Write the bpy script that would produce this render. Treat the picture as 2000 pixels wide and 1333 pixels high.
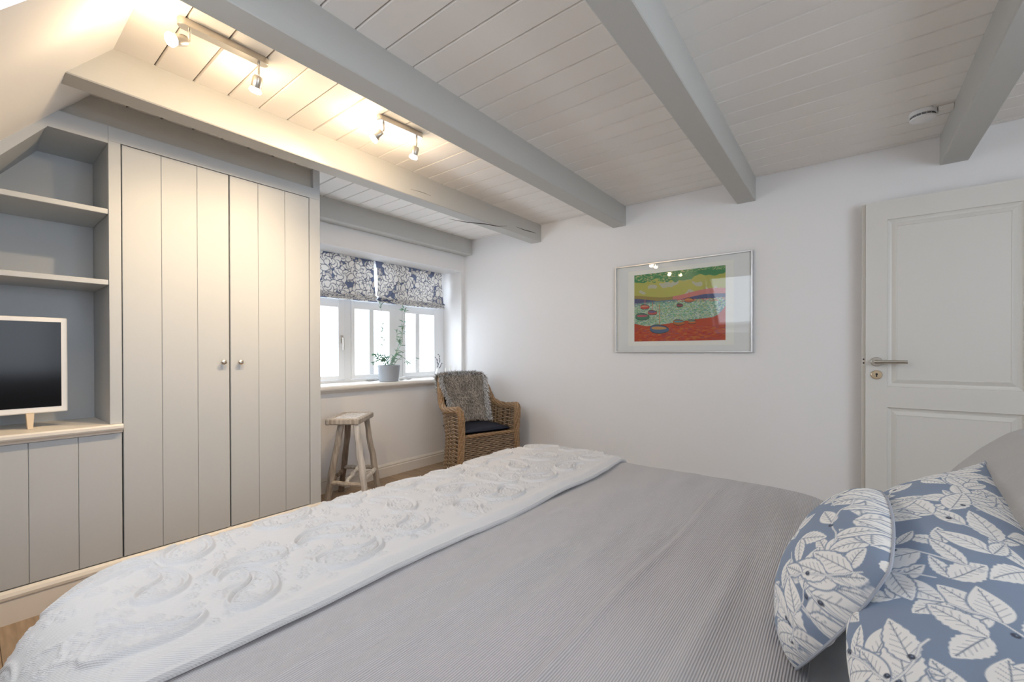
import bpy, math, random
import numpy as np
from mathutils import Vector, Matrix
random.seed(7); rng = np.random.default_rng(7)
PI = math.pi
for o in list(bpy.data.objects): bpy.data.objects.remove(o)
S = bpy.context.scene
C = S.collection
# ---------------------------------------------------------------- camera, world, exposure
H = 1.118
cam_d = bpy.data.cameras.new('camera'); cam = bpy.data.objects.new('camera', cam_d); C.objects.link(cam)
cam_d.sensor_fit = 'HORIZONTAL'; cam_d.sensor_width = 36.0
cam_d.lens = 839.654 * 36 / 2000; cam_d.shift_y = (692.459 - 666.5) / 2000; cam_d.clip_start = 0.02
def cam_axes(yaw, pitch, roll):
    f = Vector((math.cos(yaw)*math.cos(pitch), math.sin(yaw)*math.cos(pitch), math.sin(pitch)))
    r = f.cross(Vector((0, 0, 1))).normalized(); u = r.cross(f)
    return r*math.cos(roll) + u*math.sin(roll), -r*math.sin(roll) + u*math.cos(roll), f
_r, _u, _f = cam_axes(math.radians(37.9874), math.radians(-.3007), math.radians(-.1151))
M = Matrix(((_r.x, _u.x, -_f.x, 0), (_r.y, _u.y, -_f.y, 0), (_r.z, _u.z, -_f.z, H), (0, 0, 0, 1)))
cam.matrix_world = M; S.camera = cam
S.view_settings.view_transform = 'Standard'; S.view_settings.look = 'None'
S.view_settings.gamma = 1; S.view_settings.exposure = 0.68; S.view_settings.use_curve_mapping = False
S.cycles.use_denoising = True
S.cycles.max_bounces = 10; S.cycles.diffuse_bounces = 7; S.cycles.glossy_bounces = 4
S.cycles.transparent_max_bounces = 12; S.cycles.sample_clamp_indirect = 8.0
S.cycles.caustics_reflective = False; S.cycles.caustics_refractive = False
W = bpy.data.worlds.new('sky'); S.world = W; W.use_nodes = True
_bg = W.node_tree.nodes['Background']
_bg.inputs[0].default_value = (.805, .885, 1.0, 1); _bg.inputs[1].default_value = 5.0
LAMP_W = 1.0

def portal(name, mat4, sx, sy):
    l = bpy.data.lights.new(name, 'AREA'); l.shape = 'RECTANGLE'; l.size = sx; l.size_y = sy
    l.cycles.is_portal = True
    o = bpy.data.objects.new(name, l); C.objects.link(o); o.matrix_world = mat4
def look(loc, d, up=(0, 0, 1)):
    d = Vector(d).normalized(); q = d.to_track_quat('-Z', 'Y'); return Matrix.Translation(loc) @ q.to_matrix().to_4x4()
CEIL = 2.308
def slope_x(z): return .372 - .835*(CEIL - z)
SKY_Y0, SKY_Y1, SKY_Z0, SKY_Z1 = .84, 1.592, 1.40, 2.13
portal('window_portal', look((2.4, 3.66, 1.42), (0, -1, 0)), 1.8, 1.15)
portal('skylight_portal', look((slope_x(1.765) - .14, 1.216, 1.765 + .12), (.767, 0, -.641)), 1.0, 1.0)
WX0, WX1, WZ0, WZ1 = -.1, 1.6, .8, 2.12     # added opening in the unseen wall behind the bed head, sized for fill light
portal('side_portal', look(((WX0+WX1)/2, -2.1, (WZ0+WZ1)/2), (0, 1, 0)), 1.7, 1.32)

# ---------------------------------------------------------------- helpers
def tag(o, label=None, cat=None, group=None, kind=None):
    if label: o['label'] = label
    if cat: o['category'] = cat
    if group: o['group'] = group
    if kind: o['kind'] = kind
    return o
def empty(name, loc, rz=0, **k):
    o = bpy.data.objects.new(name, None); C.objects.link(o); o.location = loc; o.rotation_euler = (0, 0, rz)
    o.empty_display_size = .05
    return tag(o, **k)
def origin(p):
    while p.parent: p = p.parent
    return Vector(p.location)
def mk(name, verts, faces, m, parent=None, world=True, smooth=False, kind=None):
    v = np.asarray(verts, dtype=np.float64).reshape(-1, 3)
    if parent is not None and world:
        v = v - np.array(origin(parent))
    me = bpy.data.meshes.new(name)
    if isinstance(faces, np.ndarray):
        nf, k = faces.shape
        me.vertices.add(len(v)); me.vertices.foreach_set('co', v.astype(np.float32).ravel())
        me.loops.add(nf*k); me.loops.foreach_set('vertex_index', faces.astype(np.int32).ravel())
        me.polygons.add(nf); me.polygons.foreach_set('loop_start', np.arange(0, nf*k, k, dtype=np.int32))
        me.update(calc_edges=True); me.validate()
    else:
        me.from_pydata(v.tolist(), [], faces); me.update()
    if smooth: me.polygons.foreach_set('use_smooth', [True]*len(me.polygons))
    if m: me.materials.append(m)
    o = bpy.data.objects.new(name, me); C.objects.link(o)
    if parent is not None: o.parent = parent
    if kind: o['kind'] = kind
    return o
class MB:
    def __init__(s): s.v = []; s.f = []; s.T = None
    def add(s, vs, fs):
        n = len(s.v)
        if s.T is not None: vs = [tuple(s.T @ Vector(p)) for p in vs]
        s.v += [tuple(p) for p in vs]; s.f += [tuple(i + n for i in f) for f in fs]; return s
    def box(s, x0, x1, y0, y1, z0, z1, b=0.0):
        if b <= 0:
            vs = [(x, y, z) for z in (z0, z1) for x, y in ((x0, y0), (x1, y0), (x1, y1), (x0, y1))]
            return s.add(vs, [(3, 2, 1, 0), (4, 5, 6, 7), (0, 1, 5, 4), (1, 2, 6, 5), (2, 3, 7, 6), (3, 0, 4, 7)])
        X, Y, Z = (x0, x1), (y0, y1), (z0, z1); vs = []; idx = {}
        for i in (0, 1):
            for j in (0, 1):
                for k in (0, 1):
                    sx, sy, sz = 1-2*i, 1-2*j, 1-2*k
                    for a in range(3):
                        p = [X[i] + sx*b, Y[j] + sy*b, Z[k] + sz*b]
                        p[a] = (X[i], Y[j], Z[k])[a]
                        idx[i, j, k, a] = len(vs); vs.append(tuple(p))
        g = lambda i, j, k, a: idx[i, j, k, a]
        F = []
        for i in (0, 1): F.append([g(i, 0, 0, 0), g(i, 1, 0, 0), g(i, 1, 1, 0), g(i, 0, 1, 0)][::(1 if i else -1)])
        for j in (0, 1): F.append([g(0, j, 0, 1), g(1, j, 0, 1), g(1, j, 1, 1), g(0, j, 1, 1)][::(-1 if j else 1)])
        for k in (0, 1): F.append([g(0, 0, k, 2), g(1, 0, k, 2), g(1, 1, k, 2), g(0, 1, k, 2)][::(1 if k else -1)])
        for i in (0, 1):
            for j in (0, 1): q = [g(i, j, 0, 0), g(i, j, 0, 1), g(i, j, 1, 1), g(i, j, 1, 0)]; F.append(q if (i == j) else q[::-1])
            for k in (0, 1): q = [g(i, 0, k, 0), g(i, 1, k, 0), g(i, 1, k, 2), g(i, 0, k, 2)]; F.append(q if (i == k) else q[::-1])
        for j in (0, 1):
            for k in (0, 1): q = [g(0, j, k, 1), g(0, j, k, 2), g(1, j, k, 2), g(1, j, k, 1)]; F.append(q if (j == k) else q[::-1])
        for i in (0, 1):
            for j in (0, 1):
                for k in (0, 1):
                    q = [g(i, j, k, 0), g(i, j, k, 1), g(i, j, k, 2)]; F.append(q if (i+j+k) % 2 else q[::-1])
        return s.add(vs, F)
    def prism(s, poly, axis, a0, a1):
        """poly: 2d points in the other two axes (in xyz order), extruded along axis"""
        def P(p, a):
            q = list(p); q.insert(axis, a); return tuple(q)
        n = len(poly)
        vs = [P(p, a0) for p in poly] + [P(p, a1) for p in poly]
        fs = [tuple(range(n)), tuple(range(2*n-1, n-1, -1))] + [(i, i+n, (i+1) % n + n, (i+1) % n) for i in range(n)]
        return s.add(vs, fs)
    def tube(s, pts, r, n=8, cap=True):
        pts = [Vector(p) for p in pts]; rr = r if isinstance(r, (list, tuple)) else [r]*len(pts)
        vs = []; fs = []; ref = None
        for i, p in enumerate(pts):
            t = (pts[min(i+1, len(pts)-1)] - pts[max(i-1, 0)]).normalized()
            if ref is None: ref = t.orthogonal().normalized()
            ref = (ref - t*ref.dot(t)).normalized(); b = t.cross(ref)
            for k in range(n):
                a = 2*PI*k/n; vs.append(p + (ref*math.cos(a) + b*math.sin(a))*rr[i])
        for i in range(len(pts)-1):
            for k in range(n): fs.append((i*n+k, i*n+(k+1) % n, (i+1)*n+(k+1) % n, (i+1)*n+k))
        if cap: fs += [tuple(range(n-1, -1, -1)), tuple(range((len(pts)-1)*n, len(pts)*n))]
        return s.add(vs, fs)
    def lathe(s, prof, c, axis=(0, 0, 1), n=24):
        ax = Vector(axis).normalized(); e1 = ax.orthogonal().normalized(); e2 = ax.cross(e1); c = Vector(c)
        vs = []; fs = []
        for r, h in prof:
            for k in range(n):
                a = 2*PI*k/n; vs.append(c + ax*h + (e1*math.cos(a) + e2*math.sin(a))*r)
        for i in range(len(prof)-1):
            for k in range(n): fs.append((i*n+k, i*n+(k+1) % n, (i+1)*n+(k+1) % n, (i+1)*n+k))
        fs += [tuple(range(n-1, -1, -1)), tuple(range((len(prof)-1)*n, len(prof)*n))]
        return s.add(vs, fs)
    def build(s, name, m, parent=None, world=True, smooth=False, kind=None):
        o = mk(name, s.v, s.f, m, parent, world, smooth, kind)
        if smooth:
            o.data.set_sharp_from_angle(angle=math.radians(40)) if hasattr(o.data, 'set_sharp_from_angle') else None
        return o
def gridfaces(n, m):
    i, j = np.meshgrid(np.arange(n-1), np.arange(m-1), indexing='ij')
    a = (i*m + j).ravel()
    return np.stack([a, a+m, a+m+1, a+1], 1)

# ---------------------------------------------------------------- materials
def mat(name, col, rough=.5, spec=.5, metal=0, bump=None, vary=0, noise=None, attr=None, sheen=0, emit=None):
    m = bpy.data.materials.new(name); m.use_nodes = True; nt = m.node_tree; N = nt.nodes; L = nt.links
    b = N['Principled BSDF']; b.inputs['Base Color'].default_value = (*col, 1)
    b.inputs['Roughness'].default_value = rough; b.inputs['Metallic'].default_value = metal
    b.inputs['Specular IOR Level'].default_value = spec
    if sheen: b.inputs['Sheen Weight'].default_value = sheen
    tc = N.new('ShaderNodeTexCoord'); src = None
    if attr:
        a = N.new('ShaderNodeAttribute'); a.attribute_name = attr; src = a.outputs['Color']
    if noise:        # (scale, amount, (sx,sy,sz))
        mp = N.new('ShaderNodeMapping'); mp.inputs['Scale'].default_value = noise[2]; L.new(tc.outputs['Object'], mp.inputs[0])
        n = N.new('ShaderNodeTexNoise'); n.inputs['Scale'].default_value = noise[0]; n.inputs['Detail'].default_value = 5
        L.new(mp.outputs[0], n.inputs['Vector'])
        mx = N.new('ShaderNodeMix'); mx.data_type = 'RGBA'; mx.blend_type = 'MULTIPLY'; mx.inputs[0].default_value = 1
        rp = N.new('ShaderNodeValToRGB'); rp.color_ramp.elements[0].position = .3; rp.color_ramp.elements[1].position = .7
        lo = 1-noise[1]; rp.color_ramp.elements[0].color = (lo, lo, lo*.98, 1); rp.color_ramp.elements[1].color = (1, 1, 1, 1)
        L.new(n.outputs['Fac'], rp.inputs[0]); L.new(rp.outputs[0], mx.inputs[7])
        if src: L.new(src, mx.inputs[6])
        else: mx.inputs[6].default_value = (*col, 1)
        src = mx.outputs[2]
    if vary:
        oi = N.new('ShaderNodeObjectInfo'); mr = N.new('ShaderNodeMapRange')
        mr.inputs[3].default_value = 1-vary; mr.inputs[4].default_value = 1.0
        L.new(oi.outputs['Random'], mr.inputs[0])
        mx = N.new('ShaderNodeMix'); mx.data_type = 'RGBA'; mx.blend_type = 'MULTIPLY'; mx.inputs[0].default_value = 1
        if src: L.new(src, mx.inputs[6])
        else: mx.inputs[6].default_value = (*col, 1)
        L.new(mr.outputs[0], mx.inputs[7]); src = mx.outputs[2]
    if src: L.new(src, b.inputs['Base Color'])
    if bump:         # list of (kind, scale, strength, dist, (sx,sy,sz))
        prev = None
        for kd, sc, st, di, sv in bump:
            mp = N.new('ShaderNodeMapping'); mp.inputs['Scale'].default_value = sv; L.new(tc.outputs['Object'], mp.inputs[0])
            if kd == 'noise':
                t = N.new('ShaderNodeTexNoise'); t.inputs['Scale'].default_value = sc; t.inputs['Detail'].default_value = 4; out = t.outputs['Fac']
            elif kd == 'voronoi':
                t = N.new('ShaderNodeTexVoronoi'); t.inputs['Scale'].default_value = sc; out = t.outputs['Distance']
            else:
                t = N.new('ShaderNodeTexWave'); t.wave_type = 'BANDS'; t.bands_direction = {'x': 'X', 'y': 'Y', 'z': 'Z', 'd': 'DIAGONAL'}[kd[-1]]; t.inputs['Scale'].default_value = sc
                t.inputs['Distortion'].default_value = .15; out = t.outputs['Fac']
            L.new(mp.outputs[0], t.inputs['Vector'])
            bp = N.new('ShaderNodeBump'); bp.inputs['Strength'].default_value = st; bp.inputs['Distance'].default_value = di
            L.new(out, bp.inputs['Height'])
            if prev: L.new(prev, bp.inputs['Normal'])
            prev = bp.outputs[0]
        L.new(prev, b.inputs['Normal'])
    if emit:
        b.inputs['Emission Color'].default_value = (*emit[0], 1); b.inputs['Emission Strength'].default_value = emit[1]
    return m
one = (1, 1, 1)
MW = dict(
    wall=mat('wall_paint', (.86, .85, .845), .85, .2, bump=[('noise', 60, .15, .002, one)]),
    ceiling=mat('ceiling_paint', (.90, .865, .825), .6, .3, vary=.05, bump=[('noise', 8, .12, .004, (6, .5, 1))]),
    gap=mat('ceiling_gap', (.12, .11, .10), .9, .1),
    beam=mat('beam_paint', (.52, .515, .49), .6, .3, bump=[('noise', 10, .25, .004, (.4, 5, 5))]),
    furn=mat("greige_paint", (.50, .53, .56), .45, .4, bump=[('noise', 40, .04, .001, one)]),
    dark_gap=mat('shadow_gap', (.05, .05, .05), .9, .1),
    trim=mat('white_trim', (.80, .77, .72), .4, .4),
    white=mat('window_paint', (.85, .86, .87), .35, .5),
    door=mat('door_paint', (.74, .72, .675), .38, .5),
    oak=mat('oak_floor', (.50, .37, .255), .4, .4, noise=(7, .35, (8, .8, 1)), vary=.28, bump=[('noise', 20, .1, .001, (8, .6, 1))]),
    floor=mat('floor_base', (.12, .09, .06), .8, .1),
    steel=mat('brushed_steel', (.62, .58, .52), .32, .5, 1),
    nickel=mat('nickel', (.62, .57, .50), .3, .5, 1),
    brass=mat('brass_plate', (.80, .64, .44), .3, .5, 1),
    black=mat('black_plastic', (.02, .02, .02), .3),
    pot=mat('pot_ceramic', (.34, .37, .41), .6, .4, bump=[('wave_z', 60, .1, .002, one)]),
    soil=mat('soil', (.06, .045, .035), .9),
)
def glass_mat():
    m = bpy.data.materials.new('clear_glass'); m.use_nodes = True; nt = m.node_tree; N = nt.nodes; L = nt.links
    N.remove(N['Principled BSDF'])
    tr = N.new('ShaderNodeBsdfTransparent'); tr.inputs[0].default_value = (.97, .98, .98, 1)
    gl = N.new('ShaderNodeBsdfGlossy'); gl.inputs['Roughness'].default_value = .02
    fr = N.new('ShaderNodeFresnel'); fr.inputs[0].default_value = 1.5
    ge = N.new('ShaderNodeNewGeometry'); sb = N.new('ShaderNodeMath'); sb.operation = 'SUBTRACT'; sb.inputs[0].default_value = 1; L.new(ge.outputs['Backfacing'], sb.inputs[1])
    ml = N.new('ShaderNodeMath'); ml.operation = 'MULTIPLY'; L.new(fr.outputs[0], ml.inputs[0]); L.new(sb.outputs[0], ml.inputs[1])
    mx = N.new('ShaderNodeMixShader'); L.new(ml.outputs[0], mx.inputs[0]); L.new(tr.outputs[0], mx.inputs[1]); L.new(gl.outputs[0], mx.inputs[2])
    L.new(mx.outputs[0], N['Material Output'].inputs[0]); return m
GLASS = glass_mat()

# ---------------------------------------------------------------- room shell
XB = 3.35; YW = 3.275; YR = -2.0; ZB = 2.15; XL = -1.56
fl = MB().box(-1.7, XB+.1, YR-.1, YW+.1, -.06, -.004).build('floor', MW['floor']); fl['kind'] = 'structure'
k = 0; pw = .142; x = XB - pw
protos = {}
while x > -1.65:
    y = YR + random.uniform(-1.5, 0)
    while y < YW:
        Ln = random.choice((1.1, 1.4, 1.7)); y0 = max(y, YR); y1 = min(y+Ln, YW)
        if y1 - y0 > .05:
            key = round(y1-y0, 3)
            if key not in protos:
                o = MB().box(.0006, pw-.0006, .0006, y1-y0-.0006, -.012, 0, .0012).build('plank', MW['oak'], fl); protos[key] = o
            else:
                o = protos[key].copy(); C.objects.link(o)
            o.location = (x, y0, 0)
        y += Ln
    x -= pw
# ceiling with individual tongue and groove boards running along Y
ce = MB().box(.25, XB+.1, YR-.1, YW+.4, CEIL+.012, CEIL+.08).build('ceiling', MW['gap']); ce['kind'] = 'structure'
pp = .1335; x = .3665; i = 0; first = None
while x < XB:
    w = min(pp, XB - x)
    if w > .03:
        if first is None or w < pp-.001:
            g = .0022; c = .0032
            poly = [(g, .012), (g, .006), (g+c, 0), (w-g-c, 0), (w-g, .006), (w-g, .012)]
            o = MB().prism(poly, 1, YR, YW+.02).build('plank', MW['ceiling'], ce)
            if first is None: first = o
        else:
            o = first.copy(); C.objects.link(o)
        o.location = (x, 0, CEIL)
    x += pp; i += 1
# back wall (far end), thick box
wb = MB().box(XB, XB+.12, YR-.1, YW+.4, -.05, CEIL+.06).build('wall_back', MW['wall']); wb['kind'] = 'structure'
# window wall with opening
OX0, OX1, OZ0, OZ1 = 1.50, 3.31, .82, 1.982
m = MB()
m.box(-1.7, OX0, YW, YW+.42, -.05, CEIL+.06); m.box(OX1, XB, YW, YW+.42, -.05, CEIL+.06)
m.box(OX0, OX1, YW, YW+.42, -.05, OZ0); m.box(OX0, OX1, YW, YW+.42, OZ1, CEIL+.06)
o = m.build('wall_window', MW['wall']); o['kind'] = 'structure'
# sloped roof wall with skylight opening (four slabs around it)
def slope_slab(m, y0, y1, z0, z1, t0=0.0, t=.22):
    nx, nz = -.7677, .6410
    A = [(slope_x(z0)+nx*t0, z0+nz*t0), (slope_x(z1)+nx*t0, z1+nz*t0)]
    B = [(slope_x(z1)+nx*t, z1+nz*t), (slope_x(z0)+nx*t, z0+nz*t)]
    return m.prism(A + B, 1, y0, y1)
m = MB(); zl = -.05; zt = CEIL + .03
slope_slab(m, YR-.1, SKY_Y0, zl, zt); slope_slab(m, SKY_Y1, YW+.4, zl, zt)
slope_slab(m, SKY_Y0, SKY_Y1, zl, SKY_Z0); slope_slab(m, SKY_Y0, SKY_Y1, SKY_Z1, zt)
o = m.build('wall_slope', MW['wall']); o['kind'] = 'structure'
m = MB().box(-1.7, WX0, YR-.12, YR, -.05, CEIL+.06).box(WX1, XB+.1, YR-.12, YR, -.05, CEIL+.06)
m.box(WX0, WX1, YR-.12, YR, -.05, WZ0).box(WX0, WX1, YR-.12, YR, WZ1, CEIL+.06)
o = m.build('wall_side', MW['wall']); o['kind'] = 'structure'
# skylight: window_2
w2 = MB(); nx, nz = -.7677, .6410
f = .05
slope_slab(w2, SKY_Y0, SKY_Y0+f, SKY_Z0, SKY_Z1, .12, .18); slope_slab(w2, SKY_Y1-f, SKY_Y1, SKY_Z0, SKY_Z1, .12, .18)
slope_slab(w2, SKY_Y0+f, SKY_Y1-f, SKY_Z0, SKY_Z0+f, .12, .18); slope_slab(w2, SKY_Y0+f, SKY_Y1-f, SKY_Z1-f, SKY_Z1, .12, .18)
w2 = w2.build('window_2', MW['white']); w2['kind'] = 'structure'
slope_slab(MB(), SKY_Y0+f, SKY_Y1-f, SKY_Z0+f, SKY_Z1-f, .145, .150).build('pane', GLASS, w2)
# unseen side window, added to brighten the room: added_window
w3 = MB()
for a, b in ((WX0, WX0+.06), (WX1-.06, WX1), ((WX0+WX1)/2-.04, (WX0+WX1)/2+.04)): w3.box(a, b, YR-.09, YR-.03, WZ0, WZ1)
w3.box(WX0, WX1, YR-.09, YR-.03, WZ0, WZ0+.06); w3.box(WX0, WX1, YR-.09, YR-.03, WZ1-.06, WZ1)
w3 = w3.build('added_window', MW['white']); w3['kind'] = 'structure'
xm = (WX0+WX1)/2
MB().box(WX0+.06, xm-.04, YR-.062, YR-.058, WZ0+.06, WZ1-.06).build('pane', GLASS, w3)
MB().box(xm+.04, WX1-.06, YR-.062, YR-.058, WZ0+.06, WZ1-.06).build('pane', GLASS, w3)

# ---------------------------------------------------------------- main window
YG = 3.57
w1 = MB()
w1.box(OX0, OX0+.03, 3.545, 3.61, .85, OZ1, .003); w1.box(3.24, OX1, 3.545, 3.61, .85, OZ1, .003)
w1.box(2.105, 2.172, 3.545, 3.61, .85, OZ1, .003); w1.box(2.662, 2.742, 3.545, 3.61, .85, OZ1, .003)
w1.box(OX0, OX1, 3.546, 3.609, .845, .872, .003)
w1.box(OX0, OX1, 3.546, 3.609, OZ1-.03, OZ1, .003); w1.box(OX0, OX1, 3.552, 3.609, 1.592, 1.615, .003)
w1 = w1.build('window_1', MW['white']); w1['kind'] = 'structure'
for (a, b, mts) in ((1.532, 2.103, None), (2.174, 2.660, (2.362, 2.415)), (2.744, 3.238, (2.912, 2.968))):
    st = .033 if mts else .06
    r2 = .082 if mts else .06
    s = MB(); y0, y1 = 3.535, 3.59
    s.box(a, a+st, y0, y1, .875, 1.588, .004); s.box(b-r2, b, y0, y1, .875, 1.588, .004)
    s.box(a+st, b-r2, y0, y1, .875, .912, .004); s.box(a+st, b-r2, y0, y1, 1.515, 1.588, .004)
    s = s.build('sash', MW['white'], w1)
    xs = [a+st] + (list(mts) if mts else []) + [b-r2]
    for q in range(0, len(xs), 2):
        MB().box(xs[q], xs[q+1], 3.565, 3.569, .912, 1.515).build('pane', GLASS, s)
    if mts:
        MB().box(mts[0], mts[1], 3.548, 3.582, .912, 1.515, .004).build('glazing_bar', MW['white'], s)
    u = MB().box(a, a+.04, y0+.01, y1, 1.618, 1.95, .004).box(b-.04, b, y0+.01, y1, 1.618, 1.95, .004)
    u.box(a+.04, b-.04, y0+.01, y1, 1.618, 1.65, .004).box(a+.04, b-.04, y0+.01, y1, 1.92, 1.95, .004)
    u = u.build('sash', MW['white'], w1)
    MB().box(a+.04, b-.04, 3.565, 3.569, 1.65, 1.92).build('pane', GLASS, u)
hd = MB().box(2.062, 2.086, 3.527, 3.535, 1.20, 1.27, .002)
hd.tube([(2.074, 3.527, 1.245), (2.074, 3.505, 1.245), (2.074, 3.503, 1.14)], [.008, .008, .007], 8)
hd.build('window_handle', MW['steel'], w1, smooth=True)
# sill board with rounded nose
prof = [(3.225, .812), (3.212, .816), (3.205, .828), (3.208, .842), (3.22, .851), (3.56, .851), (3.56, .82), (3.274, .82), (3.274, .786), (3.258, .786), (3.25, .795), (3.24, .806)]
sill = MB().prism(prof, 0, 1.452, XB-.004).build('window_sill', MW['trim'])
sill.name = 'trim_1'; sill['kind'] = 'structure'
# baseboards
def baseboard(name, p0, p1, inward, h=.115, t=.016):
    """profile swept along wall from p0 to p1, inward = unit 2d vector into room"""
    pr = [(0, 0), (t, 0), (t, h-.035), (t-.004, h-.028), (t-.002, h-.018), (t-.009, h-.006), (t-.012, h), (0, h)]
    vs = []
    for p in (p0, p1):
        for a, z in pr: vs.append((p[0]+inward[0]*a, p[1]+inward[1]*a, z))
    n = len(pr); fs = [tuple(range(n)), tuple(range(2*n-1, n-1, -1))] + [(i, i+n, (i+1) % n+n, (i+1) % n) for i in range(n)]
    o = mk(name, vs, fs, MW['trim']); o['kind'] = 'structure'; return o
baseboard('baseboard_window', (1.455, YW), (XB-.001, YW), (0, -1))
baseboard('baseboard_back', (XB, YW-.017), (XB, YR+.001), (-1, 0))
baseboard('baseboard_side', (XB-.017, YR), (-1.5, YR), (0, 1))

# ---------------------------------------------------------------- ceiling beams
BEAMS = [(3.146, 3.262, 'beam above the window, parallel to the wall', 1.455, 'pale grey painted wooden ceiling beam closest to the window wall'),
         (2.266, 2.378, '', None, 'grey painted beam with two fine cracks, lit by the ceiling spotlights'),
         (1.432, 1.546, '', None, 'grey painted ceiling beam running between the spotlights and the bed'),
         (.498, .612, '', None, 'grey painted ceiling beam above the middle of the picture on the wall'),
         (-.513, -.401, '', None, 'grey painted ceiling beam beside the smoke detector, above the door'),
         ]
beam_o = []
for y0, y1, _, xs, lab in BEAMS:
    if xs is None:
        poly = [(slope_x(ZB)+.001, y0), (XB, y0)]
        c = .004
        vs = []; 
        prof = [(y0, CEIL+.004), (y0, ZB+c), (y0+c, ZB), (y1-c, ZB), (y1, ZB+c), (y1, CEIL+.004)]
        for a, z in prof: vs.append((slope_x(z)-.01, a, z))
        for a, z in prof: vs.append((XB-.0005, a, z))
        n = 6; fs = [tuple(range(n)), tuple(range(2*n-1, n-1, -1))] + [(i, i+n, (i+1) % n+n, (i+1) % n) for i in range(n)]
        o = mk('ceiling_beam', vs, fs, MW['beam'])
    else:
        o = MB().box(xs, XB-.0005, y0, y1, ZB, CEIL+.004, .004).build('ceiling_beam', MW['beam'])
    tag(o, lab, 'beam', group=None); beam_o.append(o)
# cracks in the second beam: thin dark wedges let into its face
MC = mat('crack_dark', (.06, .05, .045), .9, .1)
for pts in ([(2.17, 2.078), (2.35, 2.098), (2.55, 2.132), (2.72, 2.152), (2.84, 2.183)], [(2.96, 2.203), (3.08, 2.203), (3.19, 2.21), (3.27, 2.213)], [(1.82, 2.19), (1.92, 2.198), (2.0, 2.196)]):
    vs = []; fs = []
    n = len(pts)
    for i, (x, z) in enumerate(pts):
        w = .0035*math.sin(PI*(i+.25)/(n-.5)) * (1 if pts[0][0] > 2.1 else .4)
        vs += [(x, 2.2655, z+w), (x, 2.2655, z-w), (x, 2.268, z)]
    for i in range(n-1):
        a = 3*i; fs += [(a, a+1, a+4, a+3), (a+1, a+2, a+5, a+4), (a+2, a, a+3, a+5)]
    mk('crack', vs, fs, MC, beam_o[1])

# ---------------------------------------------------------------- wardrobe and shelving unit
YF = 2.725
ward = empty('wardrobe', (.93, 2.99, 0), label='built-in pale grey wardrobe with two tall panelled doors and small metal knobs', cat='wardrobe')
m = MB()
m.box(.427, .4705, YF, YF+.03, .7825, 2.181, .001)          # left stile
m.box(1.379, 1.449, YF, YF+.02, .0, 2.181, .001)           # right stile
m.box(.427, 1.449, YF-.001, YF+.02, 2.112, 2.181, .001)    # top rail
m.box(1.429, 1.4485, YF+.0205, YW-.001, .0, 2.1805)                      # right side panel
m.box(.427, .445, YF+.0305, YW-.011, .0, 2.164)
m.box(.445, 1.429, YF+.02, YW, 2.165, 2.181); m.box(.445, 1.429, YF+.02, YW, .12, .138)
m.build('frame', MW['furn'], ward)
MB().box(.445, 1.429, YW-.01, YW-.001, .14, 2.16).build('back_panel', MW['furn'], ward)
MB().box(.4705, 1.379, YF+.024, YF+.026, .14, 2.112).build('shadow_gap', MW['dark_gap'], ward)
def board_door(parent, name, seams, z0, z1, knob=None, rebate=.0015):
    d = MB().box(seams[0]+.002, seams[-1]-.002, YF+.008, YF+.022, z0, z1).build(name, MW['furn'], parent)
    for i in range(len(seams)-1):
        a = seams[i] + (.002 if i == 0 else .0006); b = seams[i+1] - (.002 if i == len(seams)-2 else .0006)
        MB().box(a, b, YF, YF+.0085, z0, z1, .0017).build('board', MW['furn'], d)
    if knob:
        kx, kz = knob
        MB().lathe([(.006, 0), (.005, .004), (.0045, .012), (.010, .016), (.0135, .020), (.0135, .024), (.009, .028), (.003, .029)], (kx, YF, kz), (0, -1, 0), 20).build('knob', MW['nickel'], d, smooth=True)
    return d
board_door(ward, 'door', [.4725, .623, .774, .9235], .143, 2.109, (.889, 1.066))
board_door(ward, 'door', [.9265, 1.074, 1.226, 1.3775], .143, 2.109, (.973, 1.064))
# panel between furniture top and ceiling
m = MB(); vs = []
m.prism([(slope_x(2.181)+.0, 2.181), (1.405, 2.181), (1.405, CEIL-.001), (slope_x(CEIL)+.0, CEIL-.001)], 1, YF+.03, YF+.045)
m.build('filler_panel', MW['beam'], ward)
MB().box(1.405, 1.449, YF, YF+.05, 2.1815, CEIL-.001, .001).box(1.429, 1.4485, YF+.0505, YW-.001, 2.1815, CEIL-.001).build('corner_post', MW['furn'], ward)

unit = empty('shelving_unit', (.05, 2.95, 0), label='built-in pale grey shelf niche under the roof slope with boarded cupboard below', cat='shelves')
UX0 = -1.0; YN = 3.10
m = MB()
# face frame: slanted top-left member following the roof, head rail
s = .835
def sx(z): return .239 + .852*(z-2.174)
m.prism([(sx(1.2), 1.2), (sx(2.181), 2.181), (.4265, 2.181), (.4265, 2.099), (.234, 2.099), (.234-.764*(2.099-1.12), 1.12)], 1, YF, YF+.02)
# right-hand carcass side, sloping lining, top lining
m.build('face_frame', MW['furn'], unit)
m = MB()
m.prism([(.225, 2.099), (.4262, 2.099), (.4262, 2.115), (.21, 2.115)], 1, YF+.021, YN)
m.prism([(.234, 2.104), (.215, 2.115), (.215-.764*1.2, .915), (.234-.764*1.2, .904)], 1, YF+.021, YN)
m.build('lining', MW['furn'], unit)
for a, b in ((.1105, .404), (-.19, .1095), (-.49, -.191), (-.79, -.491)):
    pass
MB().box(UX0, .4262, YN, YN+.015, .1, 2.11).build('back_panel', MW['furn'], unit)
for z, t in ((1.780, .024), (1.448, .024)):
    xl = .234 - .764*(2.099 - z) + .003
    MB().box(xl, .4262, YF+.004, YN-.001, z-t/2, z+t/2, .002).build('shelf', MW['furn'], unit)
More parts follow.
